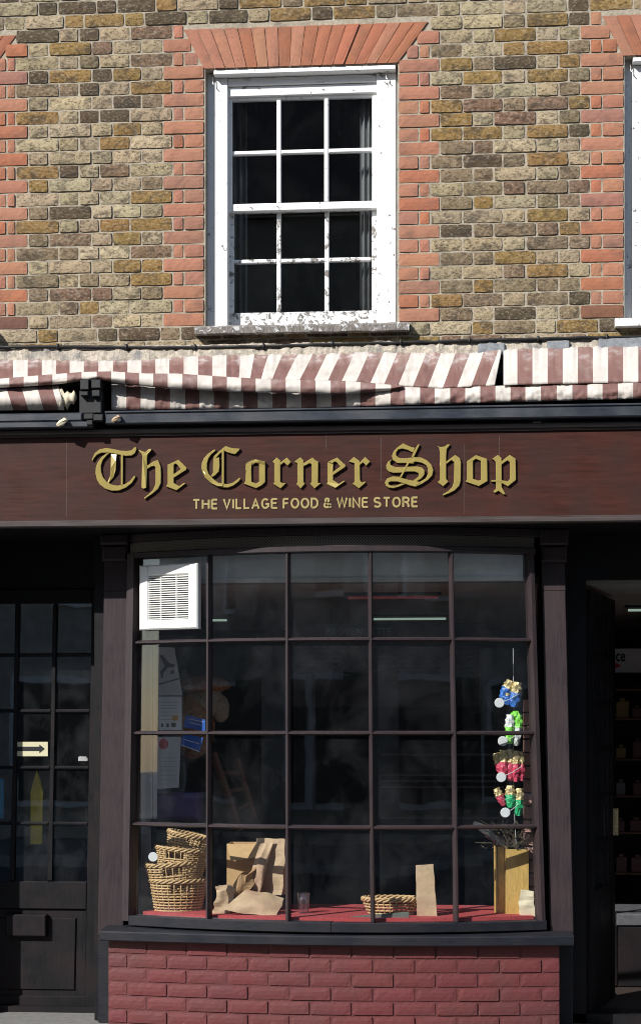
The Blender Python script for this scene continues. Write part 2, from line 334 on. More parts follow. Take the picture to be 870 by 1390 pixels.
# ------------------------------------------------------------------ the building
shop = empty('shop_building', (0, 0, 0), 'old brick shop building with red brick window surrounds and a dark timber shopfront', 'building')
Z1 = Z(47.5, 110); CH = (Z(47.5, 110)-Z(436.5, 110))/21.0        # course 1 centre, course height
def zrow(n): return Z1-(n-1)*CH
PITCH = X(847)-X(279)
PAL = {'g': srgb(158, 142, 114), 'b': srgb(172, 156, 126), 'y': srgb(140, 112, 66), 'd': srgb(88, 74, 56), 'p': srgb(122, 98, 78), 'm': srgb(128, 111, 87),
       'r': srgb(166, 117, 94), 'o': srgb(164, 106, 80), 'k': srgb(156, 112, 95)}
LP = ['dgdgp', 'bypgg', 'ggmgp', 'dydyg', 'mmdgy', 'gbgdm', 'ygddg', 'gbbyg', 'bggyb', 'gggbb', 'ydgpg', 'ybggm', 'bggby', 'mdbbg', 'yggyy', 'mpgyg', 'mmbbp', 'gbgyy', 'mgmgy', 'mppgm', 'gmybb', 'ggmbb']
RP = ['gbmyd', 'bgybg', 'mbyym', 'yadgy', 'bygym', 'pgbgm', 'ypmpy', 'ybpbm', 'yygyd', 'mpbgg', 'mdmyb', 'mmbgm', 'bmpmp', 'mybmm', 'gggyg', 'dmmpy', 'bgbmm', 'mmygg', 'ggmyg', 'mymmm', 'ymgmd', 'mbdbm']
BR_A = [(23, 79.5), (81.5, 106), (109, 134), (136.5, 175.5), (178, 233)]; BR_B = [(40, 65), (68, 123.5), (126, 152), (154.5, 191), (193, 220)]
BR_A2 = [(585, 626), (628.5, 680.5), (683, 711), (715, 769.5), (772, 799)]; BR_B2 = [(598, 640), (643, 668), (670.5, 726), (729, 756), (759, 785.5)]
wall_b = MB(); quoin_b = MB(); wall_b.mat('stock_brick'); QMB = {}
def brick(mb, c, col, rough=0.0015, y=-0.006, deep=0.03, rag=1.0):
    "one brick from four (x,z) corners (bottom left, br, tr, tl), worn and uneven"
    j = lambda s=1: random.uniform(-1, 1)*rough*s
    v = random.uniform(0.84, 1.14) if col[0] < 2.2*col[2] else random.uniform(0.92, 1.06); mb.cur = tuple(max(0.01, min(1, k*v*random.uniform(0.96, 1.04))) for k in col); mb.cr = random.random()
    yy = y+random.uniform(-0.003, 0.003); nx = max(3, int(abs(c[1][0]-c[0][0])/0.022)); nz = 3
    base = len(mb.v); tx = random.uniform(-0.002, 0.002)
    def pt(u, v):
        bx = lerp(c[0][0], c[1][0], u); bz = lerp(c[0][1], c[1][1], u); tx_ = lerp(c[3][0], c[2][0], u); tz_ = lerp(c[3][1], c[2][1], u)
        return lerp(bx, tx_, v), lerp(bz, tz_, v)
    g = {}
    for a in range(nx+1):
        for d in range(nz+1):
            u = a/nx; v = d/nz; x, z = pt(u, v); e = (a in (0, nx)) or (d in (0, nz)); corner = (a in (0, nx)) and (d in (0, nz))
            if corner:
                x += (0.0022*rag if a == 0 else -0.0022*rag); z += (0.0018*rag if d == 0 else -0.0018*rag)
            if e: x += j(0.9*rag); z += j(0.9*rag); dy = 0.0018+abs(j(1.2))
            else: dy = j(1.0*rag)
            mb.v.append(Vector((x, yy+dy+tx*(u-0.5), z))); g[a, d] = len(mb.v)-1
    for a in range(nx):
        for d in range(nz): mb.face([g[a, d], g[a+1, d], g[a+1, d+1], g[a, d+1]])
    rim = [g[a, 0] for a in range(nx+1)]+[g[nx, d] for d in range(1, nz+1)]+[g[a, nz] for a in range(nx-1, -1, -1)]+[g[0, d] for d in range(nz-1, 0, -1)]
    bk = []
    for i in rim: p = mb.v[i].copy(); p.y = y+deep; mb.v.append(p); bk.append(len(mb.v)-1)
    for i in range(len(rim)): k = (i+1) % len(rim); mb.face([rim[k], rim[i], bk[i], bk[k]])
HB = CH*0.5-0.0049
def rbrick(mb, x0, x1, n, col, **k):
    z = zrow(n); 
    if x1-x0 < 0.01: return
    brick(mb, [(x0, z-HB), (x1, z-HB), (x1, z+HB), (x0, z+HB)], col, **k)
def redcol(n=0):
    c = random.choice('rrrok'); return PAL[c]
# flat arch outline (x at bottom and top), relative to the middle window
AX0b, AX1b, AX0t, AX1t = X(277), X(540), X(249.5), X(581)
AZb = Z(94.5, 277); AZt = Z(40, 250)
def panel(off, rows, A, B, qa_l, qb_l, qa_r, qb_r):
    for i in range(22):
        n = i+1; a = (i % 2 == 0); spans = A if a else B
        for (p0, p1), ch in zip(spans, rows[i]): rbrick(wall_b, X(p0)+off, X(p1)+off, n, PAL.get(ch, PAL['m']))
        for (p0, p1, sd_) in [(*q, 0) for q in (qa_l if a else qb_l)]+[(*q, 1) for q in (qa_r if a else qb_r)]:
            x0, x1 = X(p0)+off, X(p1)+off
            # cut by the slanted arch ends
            z = zrow(n)
            if z > AZb:
                t = (z-AZb)/(AZt-AZb)
                for wo_ in (-PITCH, 0, PITCH):
                    lx = lerp(AX0b, AX0t, t)+wo_; rx = lerp(AX1b, AX1t, t)+wo_
                    if x0 < lx < x1+0.0001 and x1 > lx-0.004: x1 = lx-0.004
                    if x0 < rx+0.004 and x1 > rx: x0 = rx+0.004
                    elif lx < x0 < rx and lx < x1 <= rx: x1 = x0
            rc = redcol()
            if n == 22 and random.random() < 0.6: rc = tuple(0.5*k for k in rc)
            quoin_b = QMB.setdefault((round(off, 2), round(A[0][0]), sd_), MB()).mat('red_brick')
            rbrick(quoin_b, x0, x1, n, rc, rough=0.0012, rag=0.6)
QA_L = [(-27, 8), (11, 20.5)]; QB_L = [(-27, 37.5)]; QA_R = [(236, 248.5), (251, 276.5)]; QB_R = [(222.5, 276.5)]
QA_L2 = [(541.5, 567), (569.5, 582)]; QB_L2 = [(541.5, 595.5)]; QA_R2 = [(801.5, 815), (817.5, 845)]; QB_R2 = [(788, 845)]
for off, nn in ((0, 0), (-PITCH, 1)): panel(off, LP if nn == 0 else RP, BR_A, BR_B, QA_L, QB_L, QA_R, QB_R)
for off, nn in ((0, 0), (PITCH, 1)): panel(off, RP if nn == 0 else LP, BR_A2, BR_B2, QA_L2, QB_L2, QA_R2, QB_R2)
XL, XR = X(-560), X(1420)
def bond(n, x0, x1, seed):
    rr = random.Random(seed); x = x0; k = n % 2
    while x < x1:
        L = (0.216 if k % 2 else 0.103)*rr.uniform(0.95, 1.05); k += 1; e = min(x+L, x1)
        rbrick(wall_b, x, e, n, PAL[rr.choice('gbydpmgmdy')]); x = e+0.011
for n_ in range(0, -9, -1): bond(n_, XL, XR, 100+n_)
for n_ in (23, 24, 25): bond(n_, XL, XR, 300+n_)
# gauged flat arches
for k, wo_ in enumerate((-PITCH, 0, PITCH)):
    mb = MB(); mb.mat('red_brick'); nv = 18
    for i in range(nv):
        g = 0.0016; t0, t1 = i/nv, (i+1)/nv
        c = [(lerp(AX0b, AX1b, t0)+g+wo_, AZb+0.004), (lerp(AX0b, AX1b, t1)-g+wo_, AZb+0.004), (lerp(AX0t, AX1t, t1)-g+wo_, AZt-0.003), (lerp(AX0t, AX1t, t0)+g+wo_, AZt-0.003)]
        rv = random.uniform(0.92, 1.06); rc = tuple(q*rv for q in random.choice((PAL['r'], PAL['o'], PAL['r'])))
        brick(mb, c, rc, rough=0.0008, y=-0.008, deep=0.1, rag=0.25)
    mb.build('flat_arch', None, shop, fix=False)
wall_b.build('brickwork', None, shop, fix=False); [q.build('brick_surround', None, shop, fix=False) for q in QMB.values()]
# solid wall behind (mortar face) with openings
WZ0, WZ1 = Z(443.5, 283), AZb            # opening heights
ZT = zrow(-8)+CH*0.6; ZLOW = Z(520, 435)
WX0, WX1 = X(279), X(540)
mb = MB(); TH = 0.3; ym = 0.0012
xs = [XL]
for wo_ in (-PITCH, 0, PITCH): xs += [WX0+wo_, WX1+wo_]
xs.append(XR)
for i in range(0, len(xs), 2): mb.box(xs[i], xs[i+1], ym, ym+TH, ZLOW, ZT)
for i in range(1, len(xs)-1, 2):
    mb.box(xs[i], xs[i+1], ym, ym+TH, WZ1, ZT); mb.box(xs[i], xs[i+1], ym, ym+TH, ZLOW, WZ0-0.01)
mb.build('wall', 'mortar', shop)
# rooms behind: upper room shell and lower shop shell
mb = MB(); zf = ZLOW+0.02
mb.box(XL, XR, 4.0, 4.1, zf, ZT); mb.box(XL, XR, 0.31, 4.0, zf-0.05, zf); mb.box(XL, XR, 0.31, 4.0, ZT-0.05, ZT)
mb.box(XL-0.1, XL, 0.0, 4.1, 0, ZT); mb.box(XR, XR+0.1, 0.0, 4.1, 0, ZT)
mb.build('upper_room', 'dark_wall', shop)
mb = MB(); mb.box(XL-0.1, XR+0.1, -0.05, 4.6, ZT, ZT+0.12); mb.build('roof', 'roof_tile', shop)

# upstairs sash windows
def sash_window(off, wr):
    def px(p, y=0): return X(p, y)+off
    def Zp(p, y=0): return Z(p, 410, y)
    y0 = 0.05
    m = MB()
    xo0, xo1 = WX0+off, WX1+off; zt = WZ1; zb = WZ0
    def fr(a, b, c, d, ya, yb, bev=0.003): m.box(a, b, ya, yb, c, d, bev)
    # outer box frame: shadowed strip, main face, inner bead
    fr(xo0, xo0+0.045, zb, zt, y0+0.012, y0+0.12); fr(xo0+0.0455, px(309, y0), zb, zt-0.03, y0, y0+0.12)
    fr(xo1-0.012, xo1, zb, zt, y0+0.012, y0+0.12); fr(px(511, y0), xo1-0.0125, zb, zt-0.03, y0, y0+0.12)
    fr(xo0+0.0455, xo1-0.0125, zt-0.028, zt-0.002, 0.004, y0+0.12)
    fr(px(309, y0)+0.001, px(511, y0)-0.001, Zp(113, y0), zt-0.0305, y0+0.006, y0+0.1)
    fr(px(309, y0)+0.001, px(511, y0)-0.001, Zp(126.5, y0), Zp(113, y0)-0.002, y0+0.02, y0+0.1)
    # small hooks at the corners
    w_ = m.build('window', 'white_paint', shop)
    def sash(name, x0, x1, z0, z1, yf, cols, rows, top, bot, st, mat):
        s = MB(); t = 0.035
        s.box(x0, x0+st, yf, yf+t, z0, z1, 0.004); s.box(x1-st, x1, yf, yf+t, z0, z1, 0.004)
        s.box(x0+st, x1-st, yf+0.001, yf+t, z1-top, z1, 0.004); s.box(x0+st, x1-st, yf+0.001, yf+t, z0, z0+bot, 0.004)
        for c in cols: s.box(c-0.0125, c+0.0125, yf+0.004, yf+t-0.006, z0+bot, z1-top, 0.005)
        xe = [x0+st]+sum([[c-0.0125, c+0.0125] for c in cols], [])+[x1-st]
        for r_ in rows:
            for i in range(0, len(xe), 2): s.box(xe[i], xe[i+1], yf+0.005, yf+t-0.006, r_-0.0115, r_+0.0115, 0.005)
        o = s.build(name, mat, w_)
        g = MB(); g.box(x0+st, x1-st, yf+0.019, yf+0.022, z0+bot, z1-top); return g
    yu = y0+0.035; yl = y0+0.075
    g1 = sash('upper_sash', px(308.5, yu), px(511.5, yu), Zp(285, yu), Zp(127, yu), yu, [px(378.5, yu), px(443, yu)], [Zp(205, yu)], Zp(127, yu)-Zp(133.5, yu), Zp(274.5, yu)-Zp(285, yu), px(315, yu)-px(308.5, yu), 'white_paint')
    g2 = sash('lower_sash', px(310, yl), px(512, yl), Zp(442, yl), Zp(276, yl), yl, [px(378.5, yl), px(443.5, yl)], [Zp(353, yl)], Zp(276, yl)-Zp(286.5, yl), Zp(423, yl)-Zp(442, yl), px(317.5, yl)-px(310, yl), 'peeling_paint')
    g1.loft_v = None
    g = MB(); g.v = g1.v[:]; g.f = [list(f) for f in g1.f]; nb = len(g.v); g.v += g2.v; g.f += [[i+nb for i in f] for f in g2.f]
    g.mi = [0]*len(g.f); g.cols = [(1, 1, 1)]*len(g.f); g.rnd = [0]*len(g.f)
    g.build('glass', 'upper_glass', w_)
    s = MB(); zs = WZ0; xa, xb = px(266), px(556)
    nseg = 24
    top = []; 
    rings = []
    for i in range(nseg+1):
        t = i/nseg; x = lerp(xa, xb, t); nz = noise.noise(Vector((x*9+wr, 3, 0)))*0.004; nf = noise.noise(Vector((x*14+wr, 9, 0)))*0.006
        rings.append([(x, 0.06, zs-0.05), (x, -0.062+nf, zs-0.052+nz), (x, -0.066+nf, zs-0.02+nz), (x, -0.05, zs-0.008+nz), (x, 0.06, zs+0.003)])
    s.loft(rings); s.build('sill', 'bare_sill' if wr != 2 else 'white_paint', w_)
    for p in (288, 524):
        s = MB(); s.tube([(px(p), y0+0.02, Zp(98)), (px(p), y0-0.02, Zp(99)), (px(p), y0-0.022, Zp(107)), (px(p+2), y0-0.03, Zp(109))], 0.0035, 6); s.build('hook', 'peeling_paint', w_)
    return w_
for k, wo_ in enumerate((0, PITCH, -PITCH)): sash_window(wo_, k+1)
def curtain(p0, p1, off, lab, folds=5, ya=0.2):
    m = MB(); n_ = folds*8; a = []; x0, x1 = X(p0, ya)+off, X(p1, ya)+off
    rings = []
    for i in range(n_+1):
        t = i/n_; x = lerp(x0, x1, t); y = ya+0.012*math.sin(t*folds*2*math.pi)
        rings.append([(x, y, WZ0), (x, y, WZ1), (x, y+0.004, WZ1), (x, y+0.004, WZ0)])
    m.loft(rings); tag(m.build('curtain', 'curtain', smooth=True), lab, 'curtain', 'curtains behind the upstairs sash windows')
curtain(489, 509, 0, 'narrow pale curtain hanging at the right edge of the middle upstairs window', 3)
curtain(312, 336, 0, 'dim grey curtain gathered at the left edge of the middle upstairs window', 3, 0.42)

# cement fillet, lead patches, cable
m = MB()
def strip(m, x0, x1, step, topf, botf, yf0, yf1, yb):
    rings = []; n_ = int((x1-x0)/step)
    for i in range(n_+1):
        p = lerp(x0, x1, i/n_); tp, bt = topf(p), botf(p)
        a = P(p, tp, yf0(p, 0)); c = P(p, (tp+bt)/2, (yf0(p, .5)+yf1(p, .5))/2); d = P(p, bt, yf1(p, 1))
        rings.append([(a.x, yb, a.z), tuple(a), tuple(c), tuple(d), (d.x, yb, d.z)])
    m.loft(rings)
nz = lambda p, s=0.05, k=0: noise.noise(Vector((p*s, k*3.7, 0)))
strip(m, -250, 1100, 4, lambda p: 472-(p/870*14)+nz(p, .03)*3+nz(p, .2)*1.5, lambda p: 497-(p/870*14)+nz(p, .02, 2)*2, lambda p, v: -0.014-abs(nz(p, .09, 5))*0.02, lambda p, v: -0.05-nz(p, .07, 8)*0.02, 0.01)
m.build('cement_fillet', 'cement', shop)
m = MB()
for a, b_ in ((648, 684), (742, 772), (812, 1010)):
    m = MB(); strip(m, a, b_, 4, lambda p: 467-(p-640)/230*9+nz(p, .1, 3)*2, lambda p: 484-(p-640)/230*11, lambda p, v: -0.045, lambda p, v: -0.075, -0.01); m.build('lead_flashing', 'lead', shop)
m = MB(); cab = [(-250, 471), (0, 470.5), (110, 470.5), (200, 471.5), (280, 471.5), (360, 470), (430, 467.5), (520, 465.5), (650, 462), (760, 459), (870, 457), (1100, 451)]
m.tube([tuple(P(p, interp(p, cab)+nz(p, .05, 7)*1.2, -0.03)) for p in range(-240, 1100, 10)], 0.0085, 7)
m.tube([tuple(P(p, interp(p, cab)+4.5+nz(p, .03, 9)*1.5, -0.022)) for p in range(-240, 1100, 10)], 0.005, 6)
for p in range(-200, 1090, 93): a = P(p, interp(p, cab), -0.03); m.box(a.x-0.006, a.x+0.006, -0.043, 0.0, a.z-0.014, a.z+0.014)
tag(m.build('cable', 'cable_black', smooth=True), 'black cable clipped along the brick wall just above the striped awning', 'cable')

# ------------------------------------------------------------------ awning
awn = empty('awning', (0, 0, 0), 'furled brown and cream striped fabric awning sagging above the shop sign', 'awning')
BOT = [(-250, 560), (0, 557), (200, 556), (435, 553), (640, 547), (870, 541), (1100, 535)]
R1T = [(-250, 491), (0, 489), (50, 488), (110, 490), (200, 489), (250, 484), (300, 482), (380, 481), (430, 481), (500, 478), (560, 479), (640, 479), (655, 476), (690, 474), (780, 471), (870, 470), (1100, 463)]
R1B = [(-250, 518), (0, 515), (60, 510), (110, 506), (150, 505), (200, 508), (240, 508), (300, 512), (350, 515), (420, 517), (470, 518), (540, 524), (600, 527), (650, 524), (680, 523), (745, 521), (870, 519), (1100, 514)]
R2B = [(-250, 530), (0, 526), (25, 525), (58, 523), (83, 521), (111, 517), (137, 516), (172, 521), (202, 525), (241, 528), (283, 530), (324, 532), (366, 533), (404, 534), (440, 535), (468, 535), (506, 532), (531, 529.5), (546, 525)]
def phase_tab(c):   # red centres -> u with red = fract in (0,.5)
    tab = [(x, i+0.25) for i, x in enumerate(c)]
    tab = [(c[0]-39.0*k, 0.25-k) for k in range(8, 0, -1)]+tab+[(c[-1]+41.0*k, len(c)-0.75+k) for k in range(1, 7)]
    return tab
PH1 = phase_tab([47, 86, 124.5, 163, 202, 240, 279, 317.5, 356, 394, 434, 472, 511, 548, 588, 628, 667])
PH1B = phase_tab([671, 712, 753, 794, 835, 876])
PH2 = phase_tab([62, 101, 142, 179.5, 218, 258, 298.6, 337, 378, 418, 459, 499, 541])
PH3 = phase_tab([24, 66, 104, 143, 181, 220.5, 261, 301, 340, 380, 419, 460, 499, 540, 580, 621, 662, 703, 745, 786, 828, 869])
def cloth(name, xa, xb, topf, botf, depth, uf, fadef, rows=12, step=1.6, thick=0.003, edge=None):
    n_ = int((xb-xa)/step); V = []; U = []; FD = []; faces = []
    for i in range(n_+1):
        for j in range(rows+1):
            t = j/rows; p = lerp(xa, xb, i/n_)
            if edge: p = p+edge(i/n_, t)
            tp, bt = topf(p), botf(p); py = lerp(tp, bt, t)
            V.append(P(p, py, depth(p, t))); U.append(uf(p, t, py)); FD.append(fadef(p, t))
    k = rows+1
    for i in range(n_):
        for j in range(rows): faces.append((i*k+j, (i+1)*k+j, (i+1)*k+j+1, i*k+j+1))
    nv = len(V)
    V2 = V+[v+Vector((0, thick, 0)) for v in V]; f2 = [tuple(reversed([q+nv for q in f])) for f in faces]
    rim = [i*k for i in range(n_+1)]; 
    rim_f = []
    def side(a): 
        for q, r_ in zip(a, a[1:]): rim_f.append((q, r_, r_+nv, q+nv))
    side([i*k for i in range(n_+1)][::-1]); side([i*k+rows for i in range(n_+1)]); side(list(range(0, rows+1))); side([n_*k+j for j in range(rows+1)][::-1])
    me = bpy.data.meshes.new(name); me.from_pydata([tuple(v) for v in V2], [], faces+f2+rim_f); me.materials.append(M['awning_cloth'])
    me.attributes.new('u', 'FLOAT', 'POINT'); me.attributes['u'].data.foreach_set('value', [q+20 for q in U+U])
    me.attributes.new('fade', 'FLOAT', 'POINT'); me.attributes['fade'].data.foreach_set('value', FD+FD)
    for p_ in me.polygons: p_.use_smooth = True
    o = bpy.data.objects.new(name, me); COL.objects.link(o); o.parent = awn; return o
def wr(p, t, s, k, amp): return noise.fractal(Vector((p*s, t*1.4*s*30, k)), 0.9, 2.0, 4)*amp
def d1(p, t):
    sag = sstep(220, 330, p)*(1-sstep(540, 640, p))
    base = lerp(-0.055, -0.275, t**0.75)
    # long diagonal folds across the middle
    f = math.sin((t*2.6+(p-300)*0.0065)*2*math.pi)*0.010*sag*math.sin(math.pi*min(1, t*1.1))
    f2 = noise.fractal(Vector((p*0.022+t*0.9, t*2.2-p*0.004, 11)), 0.8, 2, 3)*0.010
    return base+f+f2*min(1, t*3+0.2)+wr(p, t, 0.06, 1, 0.008)
def top1(p): return interp(p, R1T)+nz(p, .15, 4)*1.8+nz(p, .5, 4)*0.8
def u1(p, t, py):
    k = sstep(300, 400, p)*18
    return interp(p+k*t+nz(p, .02, 8)*1.2, PH1)
def fade1(p, t): return max(0, min(1, 1.05-t*2.2+nz(p, .08, 6)*0.35+nz(p, .3, 16)*0.2-sstep(620, 700, p)*0.25))
cloth('canopy', -250, 677, top1, lambda p: interp(p, R1B), d1, u1, fade1, 14, 1.6, edge=lambda a, t: sstep(0.9, 1, a)*(4-10*t))
cloth('canopy', 683, 1100, top1, lambda p: interp(p, R1B), lambda p, t: lerp(-0.06, -0.29, t**0.7)+0.010*math.sin(t*3.0+p*0.02)+wr(p, t, 0.05, 2, 0.006)-0.02*sstep(0.8, 1, t)*max(0, nz(p, .03, 3)), lambda p, t, py: interp(p, PH1B), lambda p, t: max(0, min(1, 0.45-t*0.6+nz(p, .1, 6)*0.3)), 12)
cloth('folded_cloth', -250, 546, lambda p: interp(p, R1B)-1.0, lambda p: interp(p, R2B), lambda p, t: -0.285-0.03*math.sin(t*math.pi*0.85)+wr(p, t, 0.05, 3, 0.006), lambda p, t, py: interp(p, PH2), lambda p, t: 0.25*(1-t), 8)
def d3(p, t):
    inn = 1-sstep(440, 560, p); return lerp(-0.280, -0.20, inn)-0.02*math.sin(t*math.pi)-0.02*t+wr(p+t*20, t, 0.07, 5, 0.011)
def top3(p): return min(interp(p, R2B)-6, interp(p, R1B)+3) if p > 545 else interp(p, R2B)-7
cloth('valance', -250, 86, lambda p: interp(p, R2B)+2, lambda p: interp(p, BOT), lambda p, t: -0.262-0.045*math.sin(t*math.pi)+wr(p, t, .05, 9, .005), lambda p, t, py: interp(p-9*(t-0.5), PH3), lambda p, t: 0.0, 8, edge=lambda a, t: sstep(0.85, 1, a)*(-6+8*t))
cloth('valance', 151, 1100, lambda p: (interp(p, R2B)-7 if p < 540 else interp(p, R1B)+0.5), lambda p: interp(p, BOT), d3, lambda p, t, py: interp(p+nz(p, .03, 2)*1.2, PH3), lambda p, t: 0.0, 8)
m = MB(); m.tube([tuple(P(p, 520-(p/870*12), -0.075)) for p in (-250, 100, 500, 1100)], 0.045, 14); m.build('roller', 'black_iron', awn, smooth=True)
def zbar(py, y): return Z(py, 320, y)
m = MB()
YB = -0.325
m.box(X(143, YB), X(1100, YB), YB, -0.21, zbar(573, YB), zbar(556.5, YB), 0.006)
m.box(X(143, YB), X(1100, YB), YB-0.008, YB-0.0005, zbar(558.2, YB), zbar(555.6, YB), 0.002)
m.build('front_bar', 'navy_metal', awn)
m = MB()
m.box(X(-250, YB), X(111.5, YB), YB+0.01, -0.21, zbar(568, YB), zbar(556, YB), 0.008); m.box(X(-250, YB), X(126, YB), YB-0.004, -0.2, zbar(577, YB), zbar(569, YB), 0.005)
m.build('front_bar', 'navy_metal', awn)
m = MB(); 
def pb(m, x0, x1, y0, y1, ya, yb, bev=0.004):
    cx = (x0+x1)/2; m.box(X(x0, ya), X(x1, ya), ya, yb, Z(y1, cx, ya), Z(y0, cx, ya), bev)
pb(m, 108, 138, 530, 561, -0.30, -0.05); pb(m, 109, 121, 515, 529, -0.33, -0.05); pb(m, 124, 137, 515, 527, -0.32, -0.05); pb(m, 110, 120, 531, 537, -0.335, -0.3); pb(m, 125, 136, 529, 538, -0.33, -0.3)
pb(m, 114, 127, 561, 569, -0.335, -0.2); pb(m, 127, 140, 562, 571, -0.34, -0.2); pb(m, 118, 126, 570, 577, -0.345, -0.25)
m.build('bracket', 'black_iron', awn)
for (cx, cy, s) in ((86, 573, 1), (159, 568, 0.8)):
    m = MB(); a = P(cx, cy, -0.345); pts = []
    m.tube([tuple(P(cx-7*s, cy+4*s, -0.335)), tuple(P(cx-2*s, cy+1, -0.352)), tuple(P(cx+3*s, cy-3*s, -0.35)), tuple(P(cx+6*s, cy-3.5*s, -0.33))], [0.010*s, 0.018*s, 0.014*s, 0.006*s], 7)
    m.build('wing_nut', 'cream_paper' if s == 1 else 'kraft', awn)
m = MB()   # crumpled cloth end
rings = []
for i in range(8):
    t = i/7; c = P(82+t*22, 541+2*math.sin(t*5), -0.27); rr = 0.045*(1-0.45*t)+0.010*math.sin(i*2.4)
    rings.append([(c.x, c.y+rr*0.7*math.cos(a_*math.pi/5), c.z+rr*math.sin(a_*math.pi/5)*(1+0.3*math.sin(a_*2.2+i))) for a_ in range(10)])
m.loft(rings); m.build('cloth_end', 'cream_paper', awn, smooth=True)

# ------------------------------------------------------------------ fascia and sign
YF = -0.25
sign = empty('shop_sign', (X(430, YF), YF, Z(700, 430, YF)), 'long dark red-brown sign board with raised gold blackletter shop name', 'sign')
zf0, zf1 = Z(703, 435, YF), Z(589, 435, YF)
m = MB(); m.box(XL, XR, YF, YF+0.03, zf0, zf1)
JOINTS = [(91, 589, 703), (442, 589, 612), (517, 592, 655), (630, 600, 700), (677, 589, 640)]
into(m.build('board', 'fascia_paint'), sign)
for p, q0, q1 in JOINTS:
    m = MB(); m.box(X(p, YF), X(p, YF)+0.0018, YF-0.0006, YF+0.001, Z(q1-2, p, YF), Z(q0+2, p, YF)); into(m.build('board_joint', 'joint_line'), sign)
m = MB()
m.box(XL, XR, YF-0.012, YF+0.03, zf1+0.001, zf1+0.012); m.box(XL, XR, YF-0.032, YF+0.03, zf1+0.0125, zf1+0.040, 0.008)
m.box(XL, XR, YF+0.03, 0.0, zf1-0.01, zf1+0.03)
m.build('fascia_cornice', 'fascia_trim', shop)
m = MB()
m.box(XL, XR, YF-0.008, YF+0.03, zf0-0.012, zf0-0.001); m.box(XL, XR, YF-0.026, YF+0.03, zf0-0.038, zf0-0.0125, 0.006)
m.build('fascia_moulding', 'fascia_trim', shop)
SOF = zf0-0.036
m = MB(); m.box(XL, XR, YF+0.031, 0.75, SOF+0.002, SOF+0.03); m.build('soffit', 'door_paint', shop)
m = MB(); m.box(XL, XR, 0.02, 0.3, SOF+0.031, ZLOW-0.002); m.build('bressummer', 'dark_wall', shop)
